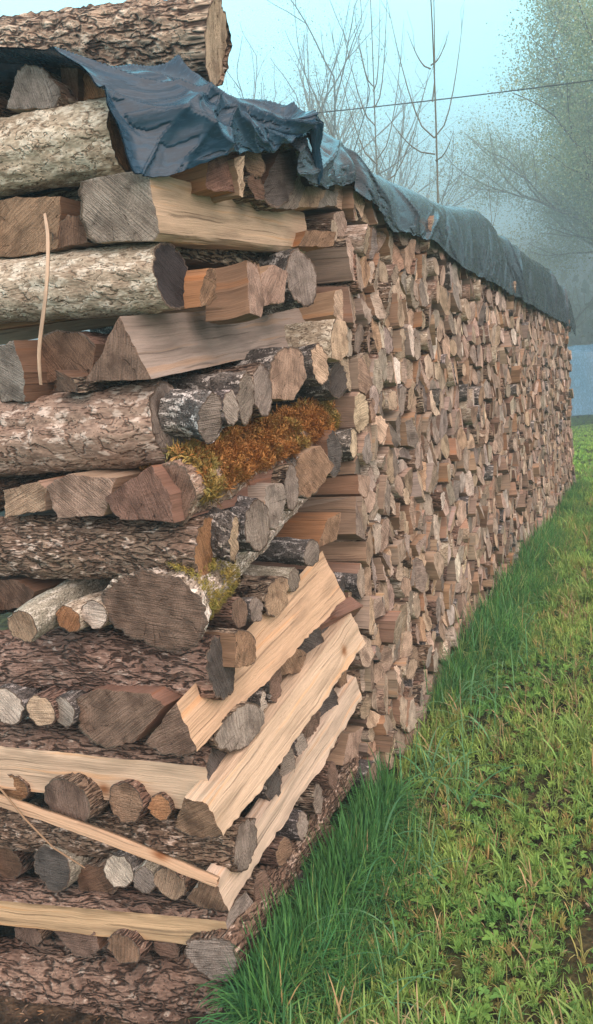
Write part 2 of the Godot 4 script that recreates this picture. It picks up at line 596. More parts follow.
func build_crib():
	# kind, what it looks like, bark, end wood, split wood, near end, far end, outline, outline edges (b bark, s split), taper, roughness
	var logs := [
		["bark_log", "thick furrowed log lying on top of the blue tarp", "furrow", "cream", "cream", Vector3(-0.056, 2.207, -0.350), Vector3(-0.990, 2.366, -0.420), [0.094, 0.102], "", 1.00, 1.6],
		["bark_log", "pale lichen-white log directly under the tarp's front edge", "pale", "orange", "cream", Vector3(-0.163, 1.953, -0.080), Vector3(-1.182, 1.984, -0.080), [0.080, 0.080], "", 1.00, 0.8],
		["bark_log", "pale log with a dark charred-looking round end behind the hanging splinter", "pale", "dark", "cream", Vector3(-0.079, 1.641, -0.076), Vector3(-1.098, 1.681, -0.076), [0.076, 0.076], "", 1.00, 0.8],
		["bark_log", "reddish barked log with a broken grey end beside the dark birch rounds", "redpale", "grey", "cream", Vector3(-0.121, 1.324, -0.094), Vector3(-1.141, 1.312, -0.094), [0.094, 0.094], "", 1.00, 1.0],
		["bark_log", "lichen-flaked log with an orange sawn end below three split blocks", "lichen", "orange", "cream", Vector3(-0.047, 1.039, -0.070), Vector3(-1.067, 1.055, -0.070), [0.070, 0.070], "", 1.00, 1.2],
		["bark_log", "deeply ridged red-brown log with a dark grey end under the big brown butt", "red", "darkgrey", "cream", Vector3(-0.040, 0.764, -0.073), Vector3(-1.059, 0.739, -0.073), [0.059, 0.073], "", 1.00, 1.4],
		["bark_log", "dark rough log above the yellow plank, grey end beside the pale corner plank", "lichen", "grey", "cream", Vector3(-0.006, 0.350, -0.058), Vector3(-1.025, 0.298, -0.058), [0.058, 0.058], "", 1.00, 1.2],
		["bark_log", "thick mud-brown bottom log lying on the dirt at the corner", "red", "grey", "cream", Vector3(-0.076, -0.039, -0.101), Vector3(-1.085, -0.191, -0.101), [0.101, 0.101], "", 1.00, 1.4],
		["split_plank", "cream split plank with a dark wedge end, higher of the two pale end planks", "red", "darkgrey", "cream", Vector3(-0.063, 0.501, -0.061), Vector3(-1.083, 0.496, -0.061), [-0.055, 0.050, -0.055, -0.058, 0.100, 0.045, 0.040, 0.085], "ssbb", 1.00, 0.7],
		["split_plank", "yellow split plank crossing the end just above the bottom log", "red", "grey", "yellow", Vector3(-0.039, 0.151, -0.040), Vector3(-1.056, 0.075, -0.040), [-0.036, 0.033, -0.035, -0.035, 0.100, -0.030, 0.060, 0.050], "sssb", 1.00, 0.7],
		["split_log", "grey half-split log under the tarp's front edge", "redpale", "grey", "tan", Vector3(-0.342, 2.060, -0.020), Vector3(-0.308, 2.060, -0.989), [-0.093, -0.017, 0.037, -0.045, 0.071, -0.025, 0.022, 0.040, -0.041, 0.048], "sbbbs", 1.00, 1.0],
		["split_log", "dark brown narrow block squeezed under the tarp", "red", "brown", "brown", Vector3(-0.280, 2.079, -0.060), Vector3(-0.246, 2.079, -1.029), [-0.031, -0.045, 0.016, -0.050, 0.027, 0.041, -0.013, 0.053], "ssss", 1.00, 1.0],
		["split_log", "orange-brown split block under the tarp's fold", "red", "orange", "orange", Vector3(-0.231, 2.063, -0.080), Vector3(-0.197, 2.063, -1.049), [-0.046, -0.027, 0.035, -0.023, 0.043, 0.019, -0.033, 0.031], "ssss", 1.00, 1.0],
		["split_log", "brown split block behind the top of the hanging splinter", "red", "tanb", "brown", Vector3(-0.457, 1.789, -0.050), Vector3(-0.406, 1.789, -1.019), [-0.140, -0.050, -0.019, -0.063, 0.130, -0.066, 0.144, 0.044, -0.007, 0.067, -0.122, 0.068], "ssssss", 1.00, 1.0],
		["split_log", "small ragged bark chunk wedged beside the grey-ended split log", "furrow", "brown", "brown", Vector3(-0.282, 1.756, -0.020), Vector3(-0.147, 1.756, -0.981), [-0.072, -0.036, 0.040, -0.033, 0.050, 0.006, 0.006, 0.033, -0.026, 0.029], "sbbbb", 1.00, 1.0],
		["split_log", "big cream split log with a weathered grey end, highest long split on the corner", "pale", "greyend", "cream", Vector3(-0.121, 1.777, 0.010), Vector3(-0.101, 1.847, -0.866), [-0.101, 0.065, -0.094, -0.061, 0.040, -0.073, 0.059, -0.059, 0.059, 0.060, 0.032, 0.067], "bsssss", 0.86, 1.0],
		["split_log", "grey-ended brown split log behind the splinter's lower end", "redpale", "grey", "brown", Vector3(-0.486, 1.464, -0.020), Vector3(-0.284, 1.464, -0.969), [-0.064, -0.064, 0.034, -0.071, 0.048, -0.003, 0.025, 0.071, -0.045, 0.066], "ssssb", 1.00, 1.0],
		["split_log", "rough brown split wedge lying just under the dark-ended pale log", "red", "brown", "brown", Vector3(-0.399, 1.488, -0.070), Vector3(-0.264, 1.488, -1.031), [-0.105, -0.055, 0.104, -0.052, 0.124, 0.023, -0.038, 0.056, -0.093, 0.028], "ssbss", 1.00, 1.0],
		["split_log", "little dark chip of wood resting on the reddish barked log", "furrow", "brown", "brown", Vector3(-0.333, 1.428, 0.000), Vector3(-0.247, 1.428, -0.235), [-0.056, -0.016, 0.050, -0.024, 0.033, 0.009, -0.028, 0.031], "sbss", 1.00, 1.0],
		["split_log", "triangular-ended brown split log with a long flat grey side", "redpale", "brownend", "greyside", Vector3(-0.174, 1.466, 0.020), Vector3(-0.174, 1.580, -1.040), [-0.094, -0.040, 0.074, -0.047, 0.017, 0.086], "sss", 1.00, 1.0],
		["split_log", "pale square split block, first of the three blocks above the orange-ended log", "red", "tan", "pinktan", Vector3(-0.466, 1.174, -0.000), Vector3(-0.365, 1.174, -0.965), [-0.084, -0.049, 0.047, -0.033, 0.060, 0.021, 0.045, 0.040, -0.072, 0.020], "sssss", 1.00, 1.0],
		["split_log", "wide trapezoid split block with saw marks, middle of the three blocks", "redpale", "pinktan", "tan", Vector3(-0.304, 1.180, 0.030), Vector3(-0.253, 1.180, -0.939), [-0.082, 0.021, -0.064, -0.052, 0.056, -0.050, 0.102, 0.033, -0.017, 0.046], "sssss", 1.00, 1.0],
		["split_log", "reddish five-sided split block beside the mossy log's end", "red", "redend", "redend", Vector3(-0.130, 1.164, 0.040), Vector3(-0.096, 1.164, -0.929), [-0.101, 0.008, -0.071, -0.042, 0.068, -0.051, 0.069, 0.011, 0.029, 0.072], "sssss", 1.00, 1.0],
		["bark_log", "big log thickly covered in orange moss along its top", "redpale", "brownend", "tan", Vector3(-0.084, 1.171, 0.000), Vector3(-0.094, 1.279, -1.038), [0.052, 0.071], "", 0.85, 1.6],
		["split_log", "brown split block half hidden at the photo edge beside the birch pole", "red", "brown", "brown", Vector3(-0.578, 0.931, -0.050), Vector3(-0.443, 0.931, -1.011), [-0.077, -0.046, 0.041, -0.033, 0.077, 0.012, 0.021, 0.036, -0.066, 0.031], "sssss", 1.00, 1.0],
		["bark_log", "grey-green birch pole poking out over the deeply ridged red-brown log", "birchpale", "tan", "tan", Vector3(-0.441, 0.892, 0.100), Vector3(-0.476, 1.012, -0.899), [0.040, 0.038], "", 1.00, 0.6],
		["bark_log", "thin pole with an orange sawn end between two pale pole ends", "pale", "orange", "tan", Vector3(-0.367, 0.894, 0.030), Vector3(-0.300, 0.954, -0.938), [0.030, 0.030], "", 1.00, 0.5],
		["bark_log", "thin pole with a flaky white end tight against the big brown butt", "pale", "white", "tan", Vector3(-0.300, 0.903, 0.020), Vector3(-0.232, 0.953, -0.948), [0.034, 0.032], "", 1.00, 0.5],
		["bark_log", "mossy crooked log with a huge smooth brown butt at the corner", "mosspale", "brownend", "tan", Vector3(-0.138, 0.925, 0.030), Vector3(-0.148, 1.087, -0.856), [-0.132, 0.016, -0.122, -0.035, -0.043, -0.081, 0.047, -0.091, 0.109, -0.060, 0.129, -0.002, 0.109, 0.046, 0.024, 0.076, -0.036, 0.078, -0.101, 0.053], "bbbbbbbbbb", 0.42, 1.2],
		["bark_log", "dark barked round with a broken white end at the photo edge", "birch", "white", "tan", Vector3(-0.584, 0.668, 0.020), Vector3(-0.516, 0.668, -0.948), [0.053, 0.048], "", 1.00, 0.6],
		["bark_log", "round pole end with tan rings, between a white end and a cracked grey end", "red", "cream", "tan", Vector3(-0.475, 0.671, 0.030), Vector3(-0.408, 0.671, -0.938), [0.038, 0.038], "", 1.00, 0.5],
		["bark_log", "small round with a cracked grey-white end beside the chocolate-brown split", "birch", "greyend", "tan", Vector3(-0.414, 0.669, 0.020), Vector3(-0.347, 0.669, -0.948), [0.035, 0.035], "", 1.00, 0.5],
		["split_log", "chocolate-brown split half log above the higher pale end plank", "red", "brownend", "redend", Vector3(-0.278, 0.662, 0.020), Vector3(-0.109, 0.662, -0.935), [-0.105, 0.035, -0.104, -0.023, -0.067, -0.064, -0.001, -0.069, 0.054, -0.052, 0.147, 0.041, 0.104, 0.066, -0.040, 0.063], "bbbsssss", 1.00, 1.0],
		["split_plank", "orange-cream split plank with a notched far end, highest pale plank on the long side", "redpale", "brownend", "peach", Vector3(-0.108, 0.650, 0.050), Vector3(-0.058, 0.805, -0.771), [-0.084, -0.037, 0.060, -0.037, 0.022, 0.073], "bss", 1.35, 1.0],
		["bark_log", "broken orange-yellow end above the long thin strip at the photo edge", "lichen", "orange", "tan", Vector3(-0.607, 0.448, 0.000), Vector3(-0.539, 0.448, -0.968), [0.050, 0.035], "", 1.00, 1.2],
		["bark_log", "large dull brown round, biggest end under the cream end plank", "lichen", "brownend", "tan", Vector3(-0.419, 0.452, 0.035), Vector3(-0.369, 0.452, -0.934), [0.073, 0.057], "", 1.00, 0.8],
		["bark_log", "medium round with a tan brown end beside the little orange one", "red", "tanb", "tan", Vector3(-0.271, 0.454, 0.020), Vector3(-0.220, 0.454, -0.949), [0.049, 0.049], "", 1.00, 0.6],
		["bark_log", "smallest bright orange round end in the row under the cream plank", "red", "orange", "tan", Vector3(-0.184, 0.449, 0.010), Vector3(-0.133, 0.449, -0.959), [0.034, 0.032], "", 1.00, 0.6],
		["split_plank", "pinkish cream split plank, middle of the three pale planks on the long side", "redpale", "tanb", "cream", Vector3(-0.064, 0.461, 0.050), Vector3(-0.024, 0.645, -0.855), [-0.074, -0.046, 0.061, -0.041, 0.035, 0.044, -0.025, 0.042], "bsss", 1.15, 1.0],
		["bark_log", "dark hollow-looking log end at the photo edge above the yellow plank", "red", "brown", "tan", Vector3(-0.740, 0.194, -0.080), Vector3(-0.689, 0.194, -1.049), [0.058, 0.045], "", 1.00, 1.0],
		["bark_log", "slanting round with white fungus patches on its dark end", "birchpale", "darkgrey", "tan", Vector3(-0.518, 0.251, -0.000), Vector3(-0.383, 0.251, -0.961), [0.064, 0.052], "", 1.00, 0.6],
		["bark_log", "crumbling brown bark chunk between the white-patched round and a white end", "furrow", "brown", "brown", Vector3(-0.406, 0.230, -0.020), Vector3(-0.355, 0.230, -0.989), [-0.057, -0.046, 0.043, -0.037, 0.050, 0.022, 0.006, 0.041, -0.043, 0.019], "sbbbb", 1.00, 1.0],
		["bark_log", "small round with a chalk-white end above the yellow plank", "birch", "white", "tan", Vector3(-0.307, 0.283, 0.020), Vector3(-0.239, 0.283, -0.948), [0.038, 0.038], "", 1.00, 0.5],
		["bark_log", "slim grey pole end between the chalk-white end and a tan end", "birchpale", "grey", "tan", Vector3(-0.240, 0.270, 0.020), Vector3(-0.172, 0.270, -0.948), [0.030, 0.033], "", 1.00, 0.5],
		["bark_log", "round with a tan ringed end beside the lowest long plank's grey butt", "red", "tan", "tan", Vector3(-0.170, 0.273, 0.020), Vector3(-0.102, 0.273, -0.948), [0.044, 0.041], "", 1.00, 0.6],
		["split_plank", "pale cream split plank, lowest of the three on the long side", "redpale", "tanb", "palecream", Vector3(-0.065, 0.272, 0.030), Vector3(-0.035, 0.437, -0.909), [-0.073, -0.042, 0.044, -0.041, 0.032, 0.038, -0.005, 0.045], "bsss", 1.00, 1.0],
		["bark_log", "dim round end under the yellow plank, nearest the photo edge", "lichen", "brownend", "tan", Vector3(-0.635, 0.044, -0.020), Vector3(-0.584, 0.044, -0.989), [0.051, 0.036], "", 1.00, 0.8],
		["split_log", "dull triangular split end under the yellow plank", "lichen", "brownend", "brown", Vector3(-0.469, 0.071, -0.010), Vector3(-0.418, 0.071, -0.979), [-0.085, 0.003, -0.020, -0.053, 0.067, -0.019, 0.056, 0.032, -0.021, 0.036], "bbsss", 1.00, 1.0],
		["bark_log", "knobbly orange-brown round end resting on the bottom log", "red", "tanb", "tan", Vector3(-0.316, 0.083, 0.020), Vector3(-0.265, 0.083, -0.949), [0.050, 0.041], "", 1.00, 1.2],
		["bark_log", "small brown round end between the knobbly one and the grey corner butt", "red", "brownend", "tan", Vector3(-0.224, 0.076, -0.020), Vector3(-0.173, 0.076, -0.989), [0.038, 0.029], "", 1.00, 0.8],
		["bark_log", "grey weathered lowest log running back along the foot of the stack", "lichen", "grey", "greyside", Vector3(-0.070, 0.113, 0.030), Vector3(-0.100, 0.123, -1.093), [-0.073, 0.009, -0.047, -0.041, 0.029, -0.056, 0.059, -0.002, 0.048, 0.045, -0.018, 0.043], "bbbbbb", 0.75, 1.2],
		["bark_log", "round log under the tarp, first past the edge of the photo", "red", "tan", "tan", Vector3(-0.547, 2.085, -0.020), Vector3(-0.496, 2.085, -0.989), [0.043, 0.043], "", 1.00, 0.8],
		["bark_log", "round log under the tarp, second past the edge of the photo", "pale", "brownend", "tan", Vector3(-0.660, 2.107, -0.020), Vector3(-0.609, 2.107, -0.989), [0.044, 0.044], "", 1.00, 0.8],
		["bark_log", "round log under the tarp, third past the edge of the photo", "lichen", "grey", "tan", Vector3(-0.784, 2.130, -0.020), Vector3(-0.734, 2.130, -0.989), [0.045, 0.045], "", 1.00, 0.8],
		["bark_log", "round log above the pale dark-ended log, first past the edge of the photo", "pale", "grey", "tan", Vector3(-0.591, 1.794, -0.020), Vector3(-0.540, 1.794, -0.989), [0.044, 0.044], "", 1.00, 0.8],
		["bark_log", "round log above the pale dark-ended log, second past the edge of the photo", "lichen", "tan", "tan", Vector3(-0.709, 1.809, -0.020), Vector3(-0.658, 1.809, -0.989), [0.045, 0.045], "", 1.00, 0.8],
		["bark_log", "round log above the pale dark-ended log, third past the edge of the photo", "red", "brownend", "tan", Vector3(-0.837, 1.827, -0.020), Vector3(-0.787, 1.827, -0.989), [0.046, 0.046], "", 1.00, 0.8],
		["bark_log", "round log above the reddish barked log, first past the edge of the photo", "pale", "grey", "tan", Vector3(-0.641, 1.468, -0.020), Vector3(-0.590, 1.468, -0.989), [0.045, 0.045], "", 1.00, 0.8],
		["bark_log", "round log above the reddish barked log, second past the edge of the photo", "lichen", "tan", "tan", Vector3(-0.763, 1.477, -0.020), Vector3(-0.712, 1.477, -0.989), [0.046, 0.046], "", 1.00, 0.8],
		["bark_log", "round log above the reddish barked log, third past the edge of the photo", "red", "brownend", "tan", Vector3(-0.896, 1.488, -0.020), Vector3(-0.846, 1.488, -0.989), [0.047, 0.047], "", 1.00, 0.8],
		["bark_log", "round log above the orange-ended log, first past the edge of the photo", "lichen", "brownend", "tan", Vector3(-0.686, 1.171, -0.020), Vector3(-0.635, 1.171, -0.989), [0.046, 0.046], "", 1.00, 0.8],
		["bark_log", "round log above the orange-ended log, second past the edge of the photo", "red", "grey", "tan", Vector3(-0.812, 1.175, -0.020), Vector3(-0.761, 1.175, -0.989), [0.047, 0.047], "", 1.00, 0.8],
		["bark_log", "round log above the orange-ended log, third past the edge of the photo", "pale", "tan", "tan", Vector3(-0.950, 1.178, -0.020), Vector3(-0.900, 1.178, -0.989), [0.048, 0.048], "", 1.00, 0.8],
		["bark_log", "round log above the deeply ridged log, first past the edge of the photo", "red", "tan", "tan", Vector3(-0.726, 0.906, -0.020), Vector3(-0.675, 0.906, -0.989), [0.047, 0.047], "", 1.00, 0.8],
		["bark_log", "round log above the deeply ridged log, second past the edge of the photo", "pale", "brownend", "tan", Vector3(-0.856, 0.904, -0.020), Vector3(-0.805, 0.904, -0.989), [0.048, 0.048], "", 1.00, 0.8],
		["bark_log", "round log above the deeply ridged log, third past the edge of the photo", "lichen", "grey", "tan", Vector3(-0.999, 0.901, -0.020), Vector3(-0.948, 0.901, -0.989), [0.050, 0.050], "", 1.00, 0.8],
		["bark_log", "round log above the higher pale end plank, first past the edge of the photo", "pale", "grey", "tan", Vector3(-0.768, 0.629, -0.020), Vector3(-0.717, 0.629, -0.989), [0.048, 0.048], "", 1.00, 0.8],
		["bark_log", "round log above the higher pale end plank, second past the edge of the photo", "lichen", "tan", "tan", Vector3(-0.902, 0.620, -0.020), Vector3(-0.851, 0.620, -0.989), [0.050, 0.050], "", 1.00, 0.8],
		["bark_log", "round log above the higher pale end plank, third past the edge of the photo", "red", "brownend", "tan", Vector3(-1.049, 0.610, -0.020), Vector3(-0.999, 0.610, -0.989), [0.051, 0.051], "", 1.00, 0.8],
		["bark_log", "round log under the higher pale end plank, first past the edge of the photo", "lichen", "brownend", "tan", Vector3(-0.805, 0.389, -0.020), Vector3(-0.754, 0.389, -0.989), [0.049, 0.049], "", 1.00, 0.8],
		["bark_log", "round log under the higher pale end plank, second past the edge of the photo", "red", "grey", "tan", Vector3(-0.942, 0.374, -0.020), Vector3(-0.891, 0.374, -0.989), [0.050, 0.050], "", 1.00, 0.8],
		["bark_log", "round log under the higher pale end plank, third past the edge of the photo", "pale", "tan", "tan", Vector3(-1.093, 0.358, -0.020), Vector3(-1.043, 0.358, -0.989), [0.052, 0.052], "", 1.00, 0.8],
		["bark_log", "round log above the yellow plank, first past the edge of the photo", "pale", "grey", "tan", Vector3(-0.834, 0.197, -0.020), Vector3(-0.783, 0.197, -0.989), [0.050, 0.050], "", 1.00, 0.8],
		["bark_log", "round log above the yellow plank, second past the edge of the photo", "lichen", "tan", "tan", Vector3(-0.974, 0.178, -0.020), Vector3(-0.923, 0.178, -0.989), [0.051, 0.051], "", 1.00, 0.8],
		["bark_log", "round log above the yellow plank, third past the edge of the photo", "red", "brownend", "tan", Vector3(-1.129, 0.157, -0.020), Vector3(-1.078, 0.157, -0.989), [0.053, 0.053], "", 1.00, 0.8],
		["bark_log", "round log above the bottom log, first past the edge of the photo", "red", "tan", "tan", Vector3(-0.864, -0.001, -0.020), Vector3(-0.813, -0.001, -0.989), [0.051, 0.051], "", 1.00, 0.8],
		["bark_log", "round log above the bottom log, second past the edge of the photo", "pale", "brownend", "tan", Vector3(-1.007, -0.025, -0.020), Vector3(-0.956, -0.025, -0.989), [0.052, 0.052], "", 1.00, 0.8],
		["bark_log", "round log above the bottom log, third past the edge of the photo", "lichen", "grey", "tan", Vector3(-1.165, -0.051, -0.020), Vector3(-1.114, -0.051, -0.989), [0.053, 0.053], "", 1.00, 0.8],
		["split_log", "ragged grey end tucked under the tarp hem above the cream split", "furrow", "grey", "brown", Vector3(-0.120, 1.896, -0.217), Vector3(-1.065, 1.886, -0.316), [-0.062, -0.001, -0.045, -0.030, 0.041, -0.020, 0.059, 0.022, 0.012, 0.030], "bbsss", 1.00, 0.7],
		["split_log", "tall grey slab end under the tarp hem, second above the cream split", "redpale", "grey", "greyside", Vector3(-0.080, 1.894, -0.274), Vector3(-1.028, 1.878, -0.340), [-0.047, 0.025, -0.038, -0.031, 0.027, -0.037, 0.063, 0.044], "ssss", 1.00, 0.7],
		["split_log", "red-brown split block with a pale edge under the tarp hem", "red", "redend", "orange", Vector3(0.000, 1.884, -0.225), Vector3(-0.929, 1.880, -0.423), [-0.055, 0.010, -0.073, -0.057, 0.047, -0.048, 0.077, 0.057, 0.011, 0.042], "sssss", 1.00, 0.7],
		["split_log", "thin bent pale stick standing under the tarp hem", "redpale", "cream", "tan", Vector3(0.020, 1.868, -0.259), Vector3(-0.925, 1.855, -0.358), [-0.026, 0.036, -0.010, -0.044, 0.018, -0.042, 0.019, 0.050], "ssss", 1.00, 0.7],
		["bark_log", "reddish rounded log end under the tarp flap", "red", "tanb", "brown", Vector3(0.000, 1.932, -0.392), Vector3(-0.936, 1.915, -0.557), [0.048, 0.034], "", 1.00, 0.7],
		["bark_log", "dark log end in the shade beneath the reddish one", "furrow", "brown", "brown", Vector3(0.000, 1.876, -0.393), Vector3(-0.949, 1.872, -0.443), [0.051, 0.032], "", 1.00, 0.7],
		["split_log", "dark leaning slab under the lifted tarp flap", "furrow", "darkgrey", "brown", Vector3(-0.000, 1.947, -0.578), Vector3(-0.946, 1.964, -0.661), [-0.125, -0.074, -0.038, -0.098, 0.089, 0.049, 0.079, 0.073, 0.006, 0.057], "bbsss", 1.00, 0.7],
		["split_log", "grey wedge end beside the leaning slab under the tarp", "redpale", "grey", "brown", Vector3(-0.000, 1.907, -0.647), Vector3(-0.946, 1.919, -0.730), [-0.093, -0.055, 0.024, -0.041, 0.068, 0.025, 0.027, 0.049, -0.021, 0.024], "sssss", 1.00, 0.7],
		["split_log", "pale split corner just under the blue tarp's hanging end", "redpale", "tan", "tan", Vector3(0.000, 1.925, -0.790), Vector3(-0.946, 1.936, -0.873), [-0.078, -0.042, 0.030, -0.024, 0.082, 0.025, 0.024, 0.031, -0.052, 0.011], "sssss", 1.00, 0.7],
		["split_log", "small grey-brown end right of the hanging tarp piece", "red", "greyend", "tan", Vector3(0.000, 1.943, -0.936), Vector3(-0.946, 1.932, -1.019), [-0.100, -0.044, 0.067, -0.010, 0.097, 0.043, -0.054, 0.015], "ssss", 1.00, 0.7],
		["split_log", "small orange split block beside the dark-ended pale log", "red", "tanb", "orange", Vector3(-0.030, 1.616, -0.153), Vector3(-0.980, 1.618, -0.153), [-0.037, -0.044, 0.008, -0.038, 0.032, -0.016, 0.033, 0.044, -0.002, 0.042, -0.031, 0.013], "ssssss", 1.00, 0.7],
		["split_log", "reddish split block with a flat grain face beside the small orange block", "redpale", "pinktan", "tanb", Vector3(0.010, 1.619, -0.320), Vector3(-0.100, 1.610, -0.320), [-0.073, -0.060, 0.001, -0.064, 0.045, -0.019, 0.051, 0.073, -0.020, 0.071], "sssss", 1.00, 0.7],
		["split_log", "ragged pale end with a notch beside the grain-faced block", "redpale", "pinktan", "tan", Vector3(0.000, 1.648, -0.451), Vector3(-0.945, 1.635, -0.550), [-0.065, -0.060, 0.042, -0.042, 0.071, 0.037, 0.007, 0.047, -0.049, 0.019], "sssss", 1.00, 0.7],
		["bark_log", "dark grey birch round between the ragged end and the wall", "birch", "grey", "tan", Vector3(-0.000, 1.684, -0.665), Vector3(-0.881, 1.668, -1.021), [0.060, 0.080], "", 1.00, 0.7],
		["split_log", "small orange slab end above the dark birch round", "red", "tanb", "orange", Vector3(0.000, 1.811, -0.823), Vector3(-0.922, 1.800, -1.053), [-0.091, -0.028, 0.061, -0.016, 0.088, 0.028, -0.050, 0.017], "ssss", 1.00, 0.7],
		["bark_log", "white-spotted dark birch round with a grey end above the moss", "birch", "grey", "tan", Vector3(0.000, 1.330, -0.055), Vector3(-0.108, 1.347, -0.075), [0.043, 0.054], "", 1.00, 0.7],
		["bark_log", "small pale grey oval end tight beside the white-spotted birch", "birch", "greyend", "tan", Vector3(0.020, 1.348, -0.112), Vector3(-0.916, 1.361, -0.277), [0.030, 0.038], "", 1.00, 0.7],
		["bark_log", "tall white-barked thin end, third round above the moss", "birch", "grey", "tan", Vector3(0.010, 1.366, -0.216), Vector3(-0.912, 1.378, -0.446), [0.031, 0.063], "", 1.00, 0.7],
		["bark_log", "brown-grey worn end, fourth round above the moss", "furrow", "grey", "tan", Vector3(0.000, 1.383, -0.341), Vector3(-0.941, 1.395, -0.473), [0.045, 0.064], "", 1.00, 0.7],
		["split_log", "pale birch-barked split end with a cracked face above the moss", "birch", "pinktan", "tan", Vector3(0.000, 1.416, -0.521), Vector3(-0.936, 1.404, -0.686), [-0.116, -0.054, 0.005, -0.062, 0.090, -0.004, 0.088, 0.066, -0.055, 0.057], "sssbb", 1.00, 0.7],
		["bark_log", "yellowish sawn round under the tip of the grey-sided split", "birch", "cream", "tan", Vector3(0.000, 1.448, -0.762), Vector3(-0.913, 1.441, -1.024), [0.045, 0.060], "", 1.00, 0.7],
		["split_log", "cream square block at the tip of the grey-sided split", "pale", "cream", "palecream", Vector3(0.030, 1.514, -0.868), Vector3(-0.919, 1.519, -0.901), [-0.066, -0.048, -0.004, -0.055, 0.050, -0.022, 0.048, 0.062, -0.025, 0.063], "ssssb", 1.00, 0.7],
		["bark_log", "dark ash-grey end low beside the yellowish sawn round", "birch", "darkgrey", "brown", Vector3(0.000, 1.399, -0.912), Vector3(-0.929, 1.408, -1.109), [0.047, 0.052], "", 1.00, 0.7],
		["bark_log", "ragged pale-faced end between the orange-ended log and the dark grey round", "birch", "cream", "tan", Vector3(0.000, 1.047, -0.113), Vector3(-0.090, 1.062, -0.122), [0.024, 0.057], "", 1.00, 1.3],
		["bark_log", "dark round with a wide grey end above the crooked mossy log", "birch", "grey", "tan", Vector3(0.000, 1.065, -0.249), Vector3(-0.893, 1.080, -0.574), [0.047, 0.067], "", 1.00, 0.7],
		["split_log", "flat grey slab end next to the dark grey round", "redpale", "greyend", "greyside", Vector3(0.000, 1.096, -0.358), Vector3(-0.945, 1.079, -0.457), [-0.080, -0.040, -0.003, -0.063, 0.076, 0.003, 0.058, 0.047, -0.044, 0.054], "sssss", 1.00, 0.7],
		["bark_log", "grey-brown oval end under the middle of the moss", "furrow", "grey", "tan", Vector3(0.000, 1.125, -0.481), Vector3(-0.941, 1.129, -0.613), [0.036, 0.061], "", 1.00, 0.7],
		["split_log", "grey-brown tapered end under the far end of the moss", "birch", "tanb", "tan", Vector3(0.000, 1.155, -0.647), Vector3(-0.941, 1.162, -0.779), [-0.098, -0.054, 0.011, -0.057, 0.107, 0.002, 0.052, 0.065, -0.063, 0.046], "bsssb", 1.00, 0.7],
		["split_log", "tall dark slab end at the tip of the mossy log", "furrow", "darkgrey", "brown", Vector3(-0.000, 1.192, -0.832), Vector3(-0.948, 1.192, -0.898), [-0.066, -0.059, 0.024, -0.062, 0.079, 0.018, 0.013, 0.065, -0.046, 0.039], "bbsss", 1.00, 0.7],
		["split_log", "split end with an orange face and dark bark rim beside the ridged log", "furrow", "tanb", "tanb", Vector3(-0.000, 0.795, -0.125), Vector3(-0.500, 0.782, -0.142), [-0.045, -0.034, 0.022, -0.053, 0.049, -0.000, 0.012, 0.041, -0.036, 0.045], "sbbbs", 1.00, 0.7],
		["bark_log", "squat brown round under the crooked log's moss", "red", "brownend", "tan", Vector3(-0.025, 0.869, -0.164), Vector3(-0.970, 0.868, -0.263), [0.028, 0.035], "", 1.00, 0.7],
		["bark_log", "small round with a pale lichen rim under the crooked log", "birch", "grey", "tan", Vector3(-0.025, 0.851, -0.258), Vector3(-0.970, 0.834, -0.358), [0.031, 0.034], "", 1.00, 0.7],
		["split_log", "tan-faced wedge end leaning on the peach plank", "furrow", "tan", "brown", Vector3(-0.025, 0.852, -0.392), Vector3(-0.961, 0.870, -0.557), [-0.055, -0.011, -0.022, -0.045, 0.035, -0.028, 0.049, 0.039, -0.005, 0.045], "bssbb", 1.00, 0.7],
		["bark_log", "little grey end just above the peach plank's middle", "birchpale", "grey", "tan", Vector3(-0.025, 0.872, -0.508), Vector3(-0.970, 0.886, -0.607), [0.029, 0.032], "", 1.00, 0.7],
		["bark_log", "dark round with a slate-grey end near the peach plank's notch", "birch", "grey", "tan", Vector3(0.020, 0.940, -0.541), Vector3(-0.873, 0.941, -0.866), [0.034, 0.038], "", 1.00, 0.7],
		["split_log", "brown split end beneath the white tip of the crooked log", "red", "tanb", "orange", Vector3(0.000, 0.969, -0.759), Vector3(-0.936, 0.961, -0.924), [-0.086, -0.040, 0.037, -0.038, 0.072, 0.042, -0.019, 0.037], "ssss", 1.00, 0.7],
		["split_log", "split end with a dark underside behind the cream plank's dark wedge end", "furrow", "greyend", "tan", Vector3(-0.025, 0.602, -0.127), Vector3(-0.966, 0.619, -0.259), [-0.107, 0.005, 0.010, -0.056, 0.086, -0.021, 0.071, 0.025, -0.048, 0.044], "bssbb", 1.00, 0.7],
		["bark_log", "thin white oval end under the peach plank", "birch", "white", "tan", Vector3(-0.025, 0.610, -0.248), Vector3(-0.970, 0.613, -0.348), [0.018, 0.045], "", 1.00, 0.7],
		["bark_log", "dark bark-ringed end right of the thin white oval", "birch", "brownend", "tan", Vector3(-0.025, 0.637, -0.337), Vector3(-0.961, 0.652, -0.502), [0.031, 0.051], "", 1.00, 0.7],
		["split_log", "grey-brown block end under the peach plank's middle", "red", "tanb", "brown", Vector3(-0.025, 0.661, -0.455), Vector3(-0.938, 0.675, -0.717), [-0.063, -0.021, 0.033, -0.040, 0.071, -0.001, 0.019, 0.037, -0.054, 0.025], "sssss", 1.00, 0.7],
		["bark_log", "large black-barked round under the peach plank", "birch", "darkgrey", "brown", Vector3(-0.025, 0.660, -0.604), Vector3(-0.929, 0.660, -0.898), [0.057, 0.057], "", 1.00, 0.7],
